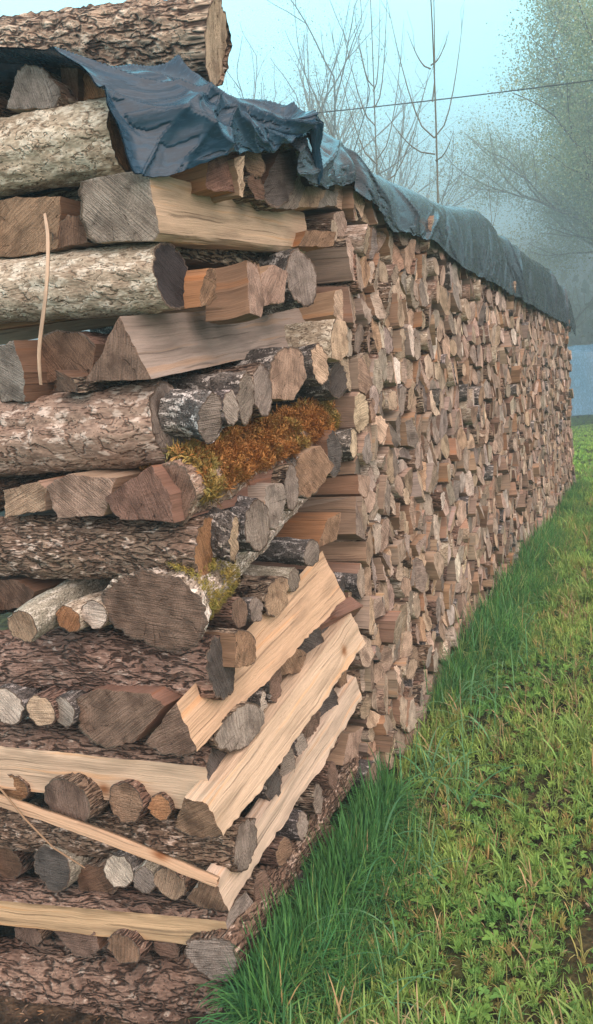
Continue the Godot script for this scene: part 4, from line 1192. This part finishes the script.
func build_lawn():
	var tall := []
	var tallc := []
	var mid := []
	var midc := []
	var low := []
	var lowc := []
	var weeds := []
	var weedc := []
	var clover := []
	var cloverc := []
	# tall lush grass along the foot of the wood
	for k in 6200:
		var z := 0.55 - pow(rng.randf(), 1.5) * 9.8
		var lush := 0.5 + 0.9 * noise.get_noise_2d(z * 0.75 + 11.0, 0.0)
		lush += 0.45 * exp(-pow((z + 0.25) / 0.45, 2.0)) + 1.0 * exp(-pow((z + 2.7) / 0.7, 2.0)) + 0.9 * exp(-pow((z + 4.6) / 1.0, 2.0)) - 0.9 * exp(-pow((z + 1.30) / 0.40, 2.0))
		var spread := 0.04 + 0.15 * clampf(lush, 0.0, 1.4)
		var x := 0.02 + absf(rng.randfn(0.0, 1.0)) * spread
		if z > 0.05:
			x += 0.05 + 0.35 * (z - 0.05)
		if rng.randf() > 0.20 + lush * 0.7 + 1.1 * noise.get_noise_2d(x * 5.0, z * 4.0):
			continue
		var s := rng.randf_range(0.45, 1.0) * clampf(0.40 + 0.42 * lush, 0.3, 1.0) * clampf(1.2 - (x / 0.42), 0.35, 1.0)
		tall.append(Transform3D(Basis(Vector3.UP, rng.randf() * TAU) * Basis(Vector3.RIGHT, rng.randf_range(-0.55, 0.55)) * Basis.from_scale(Vector3(s, s * rng.randf_range(0.8, 1.15), s)), Vector3(x, ground_y(x, z) - 0.01, z)))
		var c := Color(0.045, 0.19, 0.075).lerp(Color(0.10, 0.29, 0.07), rng.randf())
		if rng.randf() < 0.12:
			c = Color(0.26, 0.36, 0.14)
		tallc.append(jitter(c, 0.25))
	# the lawn itself: thicker near the camera, coarser far away
	for k in 60000:
		var f := rng.randf()
		var z := 1.2 - f * f * 13.0
		var x := rng.randf_range(0.0, 1.0)
		x = 0.03 + x * (2.4 + 0.12 * -minf(z, 0.0))
		if z > 0.02 and rng.randf() < 0.08:
			x = rng.randf_range(-0.1, 0.3)
		var bare := bare_at(x, z)
		if rng.randf() < bare * 0.85 or rng.randf() < dirt_at(x, z):
			continue
		var patch := noise.get_noise_2d(x * 1.6 + 60.0, z * 1.3)
		var c := Color(0.17, 0.41, 0.11).lerp(Color(0.36, 0.53, 0.15), clampf(0.5 + patch * 1.4 + rng.randf_range(-0.3, 0.3), 0, 1))
		if rng.randf() < 0.10 + 0.35 * bare + 0.25 * smoothstep(0.2, 0.5, noise.get_noise_2d(x * 3.0, z * 2.5 + 90.0)):
			c = Color(0.50, 0.38, 0.18).lerp(Color(0.36, 0.38, 0.11), rng.randf())
		var sz := rng.randf_range(0.5, 1.1) * (1.0 + 0.5 * patch) * (1.0 - 0.45 * bare)
		if z < -3.0:
			sz *= 1.25
		var t := Transform3D(Basis(Vector3.UP, rng.randf() * TAU) * Basis.from_scale(Vector3(sz, sz * rng.randf_range(0.6, 1.2), sz)), Vector3(x, ground_y(x, z) - 0.004, z))
		if rng.randf() < 0.07 + 0.14 * clampf(patch * 2.0, 0, 1) + (0.2 if z > 0.0 else 0.0):
			mid.append(t)
			midc.append(jitter(Color(0.45, 0.36, 0.20) if rng.randf() < 0.16 else c.lerp(Color(0.09, 0.27, 0.08), 0.4), 0.25))
		else:
			low.append(t)
			lowc.append(jitter(c, 0.25))
	# far lawn beyond the wall's end
	for k in 26000:
		var z := -8.0 - rng.randf() * 32.0
		var x := rng.randf_range(-4.5, 4.0) - 0.06 * (-z - 10.0)
		if z > -10.0 and x < 0.1:
			continue
		var s := rng.randf_range(1.0, 2.2)
		low.append(Transform3D(Basis(Vector3.UP, rng.randf() * TAU) * Basis.from_scale(Vector3(s * 1.6, s * 0.8, s * 1.6)), Vector3(x, ground_y(x, z), z)))
		lowc.append(jitter(Color(0.24, 0.48, 0.09).lerp(Color(0.36, 0.56, 0.12), rng.randf()), 0.2))
	for k in 12000:
		var f := rng.randf()
		var z := 0.9 - f * f * 7.0
		var x := 0.12 + rng.randf() * 2.3
		var den := noise.get_noise_2d(x * 1.8 + 120.0, z * 1.8)
		if rng.randf() > 0.42 + den * 1.6:
			continue
		var s := rng.randf_range(0.5, 1.2)
		var t := Transform3D(Basis(Vector3.UP, rng.randf() * TAU) * Basis(Vector3.RIGHT, rng.randf_range(-0.25, 0.25)) * Basis.from_scale(Vector3.ONE * s), Vector3(x, ground_y(x, z) + 0.012 * s, z))
		var c := jitter(Color(0.10, 0.26, 0.07).lerp(Color(0.20, 0.36, 0.09), rng.randf()), 0.2)
		if rng.randf() < 0.3:
			weeds.append(t)
			weedc.append(c)
		else:
			clover.append(t)
			cloverc.append(c)
	# a handful of leafy weeds close to the lens
	for p in [[0.50, 0.32], [0.38, 0.30], [0.62, 0.36], [0.30, 0.16], [0.72, 0.30], [0.24, 0.26]]:
		for q in 5:
			var x: float = p[0] + rng.randf_range(-0.06, 0.06)
			var z: float = p[1] + rng.randf_range(-0.06, 0.06)
			weeds.append(Transform3D(Basis(Vector3.UP, rng.randf() * TAU) * Basis.from_scale(Vector3.ONE * rng.randf_range(0.7, 1.1)), Vector3(x, ground_y(x, z) + 0.02, z)))
			weedc.append(jitter(Color(0.19, 0.42, 0.12), 0.15))
	for k in 700:
		var z := 0.12 - rng.randf() * 1.1
		var x := rng.randf_range(0.02, 0.10)
		var s := rng.randf_range(0.45, 0.85)
		tall.append(Transform3D(Basis(Vector3.UP, rng.randf() * TAU) * Basis.from_scale(Vector3.ONE * s), Vector3(x, ground_y(x, z) - 0.01, z)))
		tallc.append(jitter(Color(0.045, 0.17, 0.065).lerp(Color(0.09, 0.26, 0.07), rng.randf()), 0.25))
	# long arching blades that lean out over the lawn
	var arch := []
	var archc := []
	for k in 80:
		var z := 0.5 - rng.randf() * 3.6
		var x := 0.05 + rng.randf() * 0.26 + (0.30 * rng.randf() if z > 0.0 else 0.0)
		var s := rng.randf_range(0.6, 1.15)
		arch.append(Transform3D(Basis(Vector3.UP, rng.randf() * TAU) * Basis.from_scale(Vector3.ONE * s), Vector3(x, ground_y(x, z) - 0.01, z)))
		archc.append(jitter(Color(0.08, 0.28, 0.13).lerp(Color(0.17, 0.38, 0.19), rng.randf()), 0.2))
	var half := tall.size() / 2
	scatter("grass", tuft_mesh(11, 0.33, 0.0030, 1.45, 6, mats["blade"], 1), tall.slice(0, half), tallc.slice(0, half))
	scatter("grass", tuft_mesh(9, 0.28, 0.0040, 1.7, 6, mats["blade"], 2), tall.slice(half), tallc.slice(half))
	scatter("grass", tuft_mesh(8, 0.15, 0.0026, 1.2, 4, mats["blade"], 3), mid, midc)
	var hl := low.size() / 2
	scatter("grass", tuft_mesh(12, 0.062, 0.0022, 1.3, 3, mats["blade"], 4), low.slice(0, hl), lowc.slice(0, hl))
	scatter("grass", tuft_mesh(14, 0.05, 0.0028, 1.6, 3, mats["blade"], 9), low.slice(hl), lowc.slice(hl))
	scatter("grass", tuft_mesh(4, 0.38, 0.0033, 1.9, 9, mats["blade"], 21), arch, archc)
	scatter("weeds", weed_mesh(7, 0.036, 0.0065, 6, 0.9), weeds, weedc)
	scatter("weeds", weed_mesh(5, 0.016, 0.0052, 7, 1.1), clover, cloverc)
	for o in get_children():
		if o is MultiMeshInstance3D:
			var nm := str(o.name)
			if nm == "grass":
				tag(o, "tall lush green grass growing against the foot of the firewood", "grass")
			elif nm == "grass_001":
				tag(o, "broad bladed long grass leaning out from under the firewood", "grass")
			elif nm == "grass_002":
				tag(o, "medium tufts of meadow grass scattered over the lawn", "grass")
			elif nm == "grass_003":
				tag(o, "short yellow-green lawn grass between the tufts", "grass")
			elif nm == "grass_004":
				tag(o, "cropped flat lawn grass lying close to the soil", "grass")
			elif nm == "grass_005":
				tag(o, "long pale grass blades arching out over the lawn near the corner", "grass")
			elif nm == "weeds":
				tag(o, "rosettes of leafy weeds in the lawn", "weeds")
			elif nm == "weeds_001":
				tag(o, "small round-leaved ground cover in the lawn", "weeds")


# ---------------------------------------------------------------- trees and the far background
func tube(b: Buf, path: Array, r0: float, r1: float, sides: int, col: Color):
	var P := PackedVector3Array()
	var U := PackedVector2Array()
	var C := PackedColorArray()
	var n := path.size()
	for k in n:
		var d: Vector3 = (path[mini(k + 1, n - 1)] - path[maxi(k - 1, 0)])
		d = d.normalized() if d.length() > 1e-6 else Vector3.UP
		var x := d.cross(Vector3(0.31, 0.12, 0.94)).normalized()
		var y := d.cross(x)
		var r := lerpf(r0, r1, float(k) / (n - 1))
		for s in sides + 1:
			var a := TAU * s / sides
			P.append((path[k] as Vector3) + (x * cos(a) + y * sin(a)) * r)
			U.append(Vector2(float(s) / sides, float(k) / n))
			C.append(col)
	b.grid(n, sides + 1, P, U, C, true)


func grow(b: Buf, tips: Array, p: Vector3, dir: Vector3, length: float, r: float, depth: int, up: float, spread: float, col: Color, kids: int):
	var path := [p]
	var d := dir
	var q := p
	var segs := 5
	for s in segs:
		d = (d + Vector3(rng.randf_range(-1, 1), rng.randf_range(-1, 1), rng.randf_range(-1, 1)) * 0.13 + Vector3.UP * up * 0.12).normalized()
		q += d * length / segs
		path.append(q)
		if depth <= 1:
			tips.append(q)
	tube(b, path, r, r * 0.55, 6 if depth > 1 else 4, col)
	if depth == 0:
		return
	for k in kids:
		var f := rng.randf_range(0.35, 1.0) if k else 1.0
		var at: Vector3 = path[clampi(int(f * segs), 1, segs)]
		var side := Vector3(rng.randf_range(-1, 1), rng.randf_range(-0.3, 0.6), rng.randf_range(-1, 1)).normalized()
		grow(b, tips, at, (d + side * spread).normalized(), length * rng.randf_range(0.55, 0.8), r * 0.55, depth - 1, up, spread, col, kids)


func leaf_cluster(n: int, size: float, spread: float, sd: int) -> ArrayMesh:
	var g := RandomNumberGenerator.new()
	g.seed = sd
	var b := Buf.new()
	for k in n:
		var c := Vector3(g.randfn(), g.randfn(), g.randfn()) * spread
		var u := Vector3(g.randf_range(-1, 1), g.randf_range(-1, 1), g.randf_range(-1, 1)).normalized()
		var w := u.cross(Vector3(g.randf_range(-1, 1), g.randf_range(-1, 1), g.randf_range(-1, 1))).normalized()
		var l := size * g.randf_range(0.6, 1.3)
		var tone := g.randf_range(0.7, 1.3)
		var nn := u.cross(w)
		var i0 := b.vert(c, nn, Vector2(0, 0), Color(tone, tone, tone))
		var i1 := b.vert(c + u * l * 0.5 + w * l * 0.3, nn, Vector2(1, 0), Color(tone, tone, tone))
		var i2 := b.vert(c + u * l, nn, Vector2(1, 1), Color(tone, tone, tone))
		var i3 := b.vert(c + u * l * 0.5 - w * l * 0.3, nn, Vector2(0, 1), Color(tone, tone, tone))
		b.i.append_array([i0, i1, i2, i0, i2, i3])
	return b.mesh(mats["leaf"])


func leafy_tree(called: String, label: String, at: Vector3, height: float, trunk_r: float, depth: int, kids: int, spread: float, per_tip: int, cluster: Mesh, c1: Color, c2: Color, fork: float, reach: float, group := "", lean := Vector3.ZERO):
	var o := thing(called, label, "tree", group, Transform3D(Basis(), at))
	var tb := Buf.new()
	var bb := Buf.new()
	var tips := []
	var col := Color(0.12, 0.105, 0.09)
	var path := []
	for k in 9:
		var f := k / 8.0
		path.append(Vector3(0.15 * noise.get_noise_2d(f * 2.0, at.x) * height * 0.2, f * height * fork, 0.15 * noise.get_noise_2d(f * 2.0, at.z) * height * 0.2) + lean * f * height * fork)
	tube(tb, path, trunk_r, trunk_r * 0.6, 9, col)
	put("trunk", tb.mesh(mats["twigwood"]), o)
	for k in kids + 5:
		var s: int = 8 - int(k * 5.0 / (kids + 5))
		var a := TAU * k * 0.382 + rng.randf() * 0.8
		var dir := (Vector3(cos(a), 0.75, sin(a)) + lean).normalized()
		if k < 2:
			dir = (Vector3(cos(a) * 0.3, 1, sin(a) * 0.3) + lean).normalized()
		grow(bb, tips, path[s], dir, height * (1.0 - fork) * reach * rng.randf_range(0.88, 1.12), trunk_r * 0.45, depth, 0.35, spread, col, kids)
	put("branches", bb.mesh(mats["twigwood"]), o)
	if per_tip > 0:
		var xf := []
		var cc := []
		for t in tips:
			for q in per_tip:
				var p: Vector3 = t + Vector3(rng.randfn(), rng.randfn(), rng.randfn()) * 0.34
				xf.append(Transform3D(Basis.from_euler(Vector3(rng.randf() * TAU, rng.randf() * TAU, 0)) * rng.randf_range(0.7, 1.3), p))
				cc.append(jitter(c1.lerp(c2, clampf(0.5 + noise.get_noise_3d(p.x * 0.5, p.y * 0.5, p.z * 0.5), 0, 1)), 0.2))
		scatter("crown", cluster, xf, cc, o)
	print(called, " tips ", tips.size())


func bare_sapling(label: String, at: Vector3, height: float, arms: Array, r: float, group: String, twigs: int):
	# arms: [height on the stem, sideways reach, rise, bend outward first], all in metres
	var o := thing("bare_sapling", label, "sapling", group, Transform3D(Basis(), at))
	var tb := Buf.new()
	var bb := Buf.new()
	var col := Color(0.16, 0.15, 0.12)
	var path := []
	for k in 13:
		var f := k / 12.0
		path.append(Vector3(0.05 * sin(f * 5.0 + at.x), f * height, 0.04 * cos(f * 4.0)))
	tube(tb, path, r, r * 0.25, 7, col)
	put("trunk", tb.mesh(mats["twigwood"]), o)
	for a in arms:
		var p := []
		for k in 8:
			var f := k / 7.0
			p.append(Vector3(a[1] * pow(f, 0.62), a[0] + a[2] * pow(f, 1.25), a[3] * f))
		tube(bb, p, r * 0.5, r * 0.12, 5, col)
		for q in twigs:
			var s := rng.randi_range(3, 6)
			var b: Vector3 = p[s]
			var l := rng.randf_range(0.25, 0.7)
			tube(bb, [b, b + Vector3(rng.randf_range(-0.2, 0.2), l * 0.5, rng.randf_range(-0.2, 0.2)), b + Vector3(rng.randf_range(-0.2, 0.2), l, rng.randf_range(-0.2, 0.2))], r * 0.16, r * 0.06, 4, col)
	put("branches", bb.mesh(mats["twigwood"]), o)


func build_background():
	# a big tree in young leaf beyond the far end of the wall
	var cl := leaf_cluster(44, 0.06, 0.25, 3)
	var sparse := leaf_cluster(18, 0.05, 0.3, 8)
	leafy_tree("leafy_tree", "big spreading tree in pale young leaf beyond the far end of the wall", Vector3(1.3, 0, -30.0), 18.0, 0.28, 3, 4, 0.8, 4, cl, Color(0.36, 0.46, 0.30), Color(0.46, 0.55, 0.36), 0.30, 0.33)
	leafy_tree("leafy_tree", "dark green tree close behind the big pale tree, above the pale blue cover", Vector3(3.0, 0, -27.0), 8.0, 0.2, 3, 3, 0.8, 5, cl, Color(0.16, 0.26, 0.17), Color(0.24, 0.34, 0.21), 0.2, 0.50)
	leafy_tree("leafy_tree", "faint leafy tree in the mist, farthest along the tarp's near half", Vector3(-12.6, 0, -33.0), 15.0, 0.2, 3, 3, 0.55, 1, sparse, Color(0.30, 0.36, 0.28), Color(0.36, 0.41, 0.31), 0.40, 0.55)
	leafy_tree("leafy_tree", "thin misty tree with sparse tufts of leaf behind the saplings", Vector3(-9.4, 0, -30.0), 13.0, 0.16, 3, 3, 0.5, 1, sparse, Color(0.30, 0.36, 0.28), Color(0.36, 0.41, 0.31), 0.40, 0.50)
	leafy_tree("leafy_tree", "low yellow-green misty tree behind the forked sapling", Vector3(-5.0, 0, -27.0), 7.2, 0.10, 3, 3, 0.6, 1, sparse, Color(0.32, 0.38, 0.20), Color(0.38, 0.43, 0.24), 0.3, 0.50)
	leafy_tree("leafy_tree", "pale bushy tree in the mist between the forked sapling and the big tree", Vector3(-4.6, 0, -36.0), 7.5, 0.14, 3, 3, 0.7, 1, sparse, Color(0.28, 0.38, 0.24), Color(0.34, 0.43, 0.28), 0.25, 0.50)
	bare_sapling("tall bare forked sapling standing behind the tarp, wire passing across it", Vector3(-2.235, 0.0, -13.0), 9.5, [[5.35, -0.62, 2.3, 0.2], [5.35, 0.55, 1.9, -0.1], [5.1, -0.75, 0.75, 0.1], [6.4, -0.32, 0.6, 0.1], [6.45, 0.30, 0.5, -0.1], [5.9, 0.16, 3.2, 0.05], [5.0, 0.35, 0.35, 0.2]], 0.025, "bare saplings behind the tarp", 1)
	bare_sapling("bare many-twigged sapling left of the forked one, rising to a double tip", Vector3(-3.75, 0.0, -15.0), 9.0, [[5.6, -0.7, 2.6, 0.2], [5.7, 0.6, 2.4, -0.2], [6.3, -0.45, 1.9, 0.3], [6.6, 0.4, 2.0, 0.1], [7.0, -0.3, 1.4, -0.1], [5.2, -1.1, 2.0, 0.3], [5.2, 1.0, 2.0, -0.3], [4.9, 0.7, 1.6, 0.4], [6.9, 0.25, 1.5, 0.1]], 0.025, "bare saplings behind the tarp", 4)
	bare_sapling("slender bare sapling low in the mist beside the many-twigged one", Vector3(-5.6, 0.0, -17.0), 7.8, [[5.2, -0.4, 1.6, 0.2], [5.4, 0.45, 1.8, -0.2], [5.9, -0.3, 1.2, 0.1], [4.9, 0.7, 1.7, 0.1], [4.8, -0.8, 1.5, 0.1]], 0.018, "bare saplings behind the tarp", 4)
	bare_sapling("thin bare stem nearest the top log's sawn end", Vector3(-7.6, 0.0, -17.0), 8.7, [[7.0, -0.15, 1.2, 0.1], [6.4, 0.2, 1.0, 0.1], [6.6, -0.3, 0.9, 0.1]], 0.015, "bare saplings behind the tarp", 2)
	bare_sapling("short thin stem in front of the big leafy tree", Vector3(-1.98, 0.0, -16.5), 5.4, [[4.2, -0.25, 0.8, 0.0], [4.4, 0.2, 0.7, 0.0]], 0.015, "bare saplings behind the tarp", 1)

	# distant wood on the hillside: one misty mass
	var big := leaf_cluster(40, 0.5, 0.9, 12)
	var xf := []
	var cc := []
	for k in 900:
		var z := rng.randf_range(-40.0, -98.0)
		var x := rng.randf_range(-70.0, 50.0)
		var h := rng.randf_range(2.0, 4.5)
		var c := jitter(Color(0.08, 0.15, 0.09).lerp(Color(0.18, 0.24, 0.14), rng.randf()), 0.2)
		for q in 9:
			var p := Vector3(rng.randfn() * h * 0.2, h * rng.randf_range(0.25, 1.0), rng.randfn() * h * 0.2)
			xf.append(Transform3D(Basis.from_euler(Vector3(rng.randf() * TAU, rng.randf() * TAU, 0)) * rng.randf_range(0.7, 1.4), Vector3(x, hill_y(x, z), z) + p))
			cc.append(jitter(c, 0.15))
	var wood := scatter("woods", big, xf, cc)
	tag(wood, "misty wood covering the hillside behind the lawn", "woods")
	# undergrowth at the lawn's far edge
	var us := []
	var uc := []
	var ub := leaf_cluster(30, 0.16, 0.28, 14)
	for k in 2600:
		var x := rng.randf_range(-22.0, 12.0)
		var z := -31.0 - rng.randf() * 8.0
		var h := 1.2 + 1.4 * (noise.get_noise_2d(x * 0.4, z * 0.4) + 0.5)
		us.append(Transform3D(Basis.from_euler(Vector3(rng.randf() * TAU, rng.randf() * TAU, 0)), Vector3(x, rng.randf() * h, z)))
		uc.append(jitter(Color(0.06, 0.10, 0.035).lerp(Color(0.11, 0.15, 0.05), rng.randf()), 0.25))
	tag(scatter("undergrowth", ub, us, uc), "dark green undergrowth along the far edge of the lawn", "undergrowth")

	# the bank of mist that hangs over the lawn's far side and the hill
	var mist := FogVolume.new()
	mist.name = "mist"
	mist.size = Vector3(120.0, 16.0, 77.0)
	mist.position = Vector3(-8.0, 7.8, -60.5)
	var fm := FogMaterial.new()
	fm.density = 0.032
	fm.albedo = Color(0.86, 0.97, 1.0)
	mist.material = fm
	add_child(mist)
	tag(mist, "pale mist hanging in front of the trees and the hillside", "mist")
	kind(mist, "stuff")

	# overhead cable
	var b := Buf.new()
	var path := []
	for k in 41:
		var f := k / 40.0
		path.append(Vector3(lerpf(-18.0, 12.0, f), lerpf(9.15, 6.95, f) - 0.30 * sin(PI * clampf((f - 0.1) / 0.8, 0, 1)) + 0.3, -20.0))
	tube(b, path, 0.014, 0.014, 6, Color(0.03, 0.03, 0.035))
	tag(put("overhead_cable", b.mesh(mats["twigwood"])), "thin dark overhead cable crossing the misty sky", "cable")

	# another stack under a pale blue cover, at the far edge of the lawn
	var f := Buf.new()
	var P := PackedVector3Array()
	var U := PackedVector2Array()
	var C := PackedColorArray()
	for a in 61:
		for k in 41:
			var s := k / 40.0
			var x := lerpf(-1.35, 5.5, a / 60.0)
			var prof := [Vector2(-1.3, 0.02), Vector2(-1.22, 1.75), Vector2(-0.6, 1.98), Vector2(0.6, 1.96), Vector2(1.2, 1.72), Vector2(1.3, 0.02)]
			var g := s * 5.0
			var i := mini(int(g), 4)
			var q: Vector2 = (prof[5 - i] as Vector2).lerp(prof[4 - i], g - i)
			var w := 0.05 * noise.get_noise_2d(x * 1.8, s * 4.0) + 0.03 * (1.0 - 2.0 * absf(noise.get_noise_2d(x * 2.6 + s * 3.0, 9.0)))
			P.append(Vector3(x, maxf(q.y + 0.35 * w + 0.37, 0.30), -25.5 + q.x + w))
			U.append(Vector2(x, s * 4.0) * 0.5)
			C.append(Color(0.27, 0.60, 0.95))
	f.grid(61, 41, P, U, C)
	tag(put("blue_cover", f.mesh(mats["tarp_far"])), "pale blue cover over a low stack at the lawn's far edge, past the wall's end", "cover")


# ---------------------------------------------------------------- splinters, twigs, litter
func strip(called: String, label: String, cat: String, path: Array, w: float, th: float, col: Color, mat: String):
	var b := Buf.new()
	var P := PackedVector3Array()
	var U := PackedVector2Array()
	var C := PackedColorArray()
	var n := path.size()
	var m := 24
	for k in m:
		var f := float(k) / (m - 1) * (n - 1)
		var i := mini(int(f), n - 2)
		var p: Vector3 = (path[i] as Vector3).cubic_interpolate(path[i + 1], path[maxi(i - 1, 0)], path[mini(i + 2, n - 1)], f - i)
		var d: Vector3 = ((path[i + 1] as Vector3) - path[i]).normalized()
		var face := Vector3(0, 0, 1)
		var x := d.cross(face).normalized()
		var taper := sqrt(sin(PI * clampf(0.04 + 0.92 * float(k) / (m - 1), 0, 1)))
		var ww := w * (0.45 + 0.55 * taper) * (1.0 + 0.25 * noise.get_noise_1d(k * 0.9))
		for q in [[1, 1], [-1, 1], [-1, -1], [1, -1], [1, 1]]:
			P.append(p + x * ww * 0.5 * q[0] + face * th * 0.5 * q[1])
			U.append(Vector2(q[0] * w * 2.0 + 0.4, float(k) / m * 0.8))
			C.append(col)
	b.grid(m, 5, P, U, C)
	# flat shading across the corners: keep the face normal of each side
	tag(put(called, b.mesh(mats[mat])), label, cat)


func build_details():
	strip("wood_strip", "long thin cream strip of wood slanting across the corner's lower end", "wood strip", [Vector3(-0.78, 0.455, 0.02), Vector3(-0.609, 0.442, 0.05), Vector3(-0.301, 0.385, 0.055), Vector3(-0.028, 0.312, 0.05)], 0.026, 0.014, Color(0.66, 0.50, 0.36), "split0")
	strip("splinter", "long curved pale splinter hanging in front of the upper logs", "splinter", [Vector3(-0.322, 1.79, 0.02), Vector3(-0.303, 1.726, 0.045), Vector3(-0.31, 1.624, 0.06), Vector3(-0.348, 1.501, 0.055), Vector3(-0.365, 1.427, 0.04)], 0.008, 0.004, Color(0.74, 0.62, 0.50), "split1")
	var b := Buf.new()
	tube(b, [Vector3(-0.62, 0.52, 0.07), Vector3(-0.523, 0.413, 0.07), Vector3(-0.45, 0.35, 0.07), Vector3(-0.38, 0.297, 0.05)], 0.003, 0.002, 5, Color(0.30, 0.22, 0.15))
	tag(put("dry_twig", b.mesh(mats["twigwood"])), "thin dry twig leaning behind the long cream strip", "twig")
	var spots := [["bent dry twig lying on the dirt at the stack's foot, nearest the photo edge", -0.55, 0.14, 0.5], ["pale straw stalk on the dirt before the bottom log", -0.38, 0.10, 2.7], ["forked twig on the dirt by the grass at the corner", -0.16, 0.16, 1.0], ["dark twig half buried in the dirt before the bottom log's middle", -0.46, 0.2, 2.2]]
	for s in spots:
		var t := Buf.new()
		var dir := Vector3(cos(s[3]), 0, sin(s[3]))
		var p := Vector3(s[1], ground_y(s[1], s[2]) + 0.008, s[2])
		var mid := p + dir * 0.07 + Vector3(0, 0.008, 0)
		tube(t, [p - dir * 0.06, p, mid, mid + dir.rotated(Vector3.UP, 0.4) * 0.07], 0.003, 0.0015, 5, Color(0.40, 0.30, 0.20) if s[0].contains("pale") else Color(0.16, 0.11, 0.08))
		if s[0].contains("forked"):
			tube(t, [mid, mid + dir.rotated(Vector3.UP, -0.6) * 0.05], 0.002, 0.001, 5, Color(0.16, 0.11, 0.08))
		tag(put("dry_twig", t.mesh(mats["twigwood"])), s[0], "twig", "dry twigs on the dirt")
	# the stick on the lawn at the edge of the photo
	var st := Buf.new()
	tube(st, [Vector3(0.62, 0.06, -1.72), Vector3(0.72, 0.065, -1.70), Vector3(0.86, 0.07, -1.74), Vector3(0.98, 0.06, -1.70)], 0.011, 0.008, 7, Color(0.14, 0.09, 0.065))
	tag(put("stick", st.mesh(mats["twigwood"])), "short brown stick lying on the lawn by the photo edge", "stick")
	# bark flakes and litter on the dirt
	var fb := Buf.new()
	var i0 := fb.vert(Vector3(-1, 0, -0.4), Vector3.UP, Vector2(0, 0), Color.WHITE)
	var i1 := fb.vert(Vector3(0.2, 0.25, -0.6), Vector3.UP, Vector2(0, 0), Color.WHITE)
	var i2 := fb.vert(Vector3(1, 0, 0.1), Vector3.UP, Vector2(0, 0), Color.WHITE)
	var i3 := fb.vert(Vector3(-0.3, 0.2, 0.55), Vector3.UP, Vector2(0, 0), Color.WHITE)
	fb.i.append_array([i0, i1, i2, i0, i2, i3])
	var xf := []
	var cc := []
	for k in 4200:
		var x := rng.randf_range(-1.2, 0.2)
		var z := rng.randf_range(-0.02, 0.7)
		if k > 2600:
			x = 0.05 + absf(rng.randfn()) * 0.45
			z = 0.5 - rng.randf() * 5.0
		elif rng.randf() > dirt_at(x, z) + 0.1:
			continue
		var s := rng.randf_range(0.002, 0.008)
		if x > 0.1:
			s *= 1.5
		xf.append(Transform3D(Basis.from_euler(Vector3(rng.randf_range(-0.5, 0.5), rng.randf() * TAU, rng.randf_range(-0.5, 0.5))) * Basis.from_scale(Vector3(s * rng.randf_range(0.7, 2.5), s, s * 0.7)), Vector3(x, ground_y(x, z) + 0.004, z)))
		cc.append(jitter([Color(0.20, 0.14, 0.10), Color(0.10, 0.07, 0.055), Color(0.36, 0.27, 0.19), Color(0.25, 0.15, 0.09)][rng.randi() % 4], 0.25))
	tag(scatter("litter", fb.mesh(mats["flake"]), xf, cc), "bark flakes and wood litter strewn round the stack's foot", "litter")
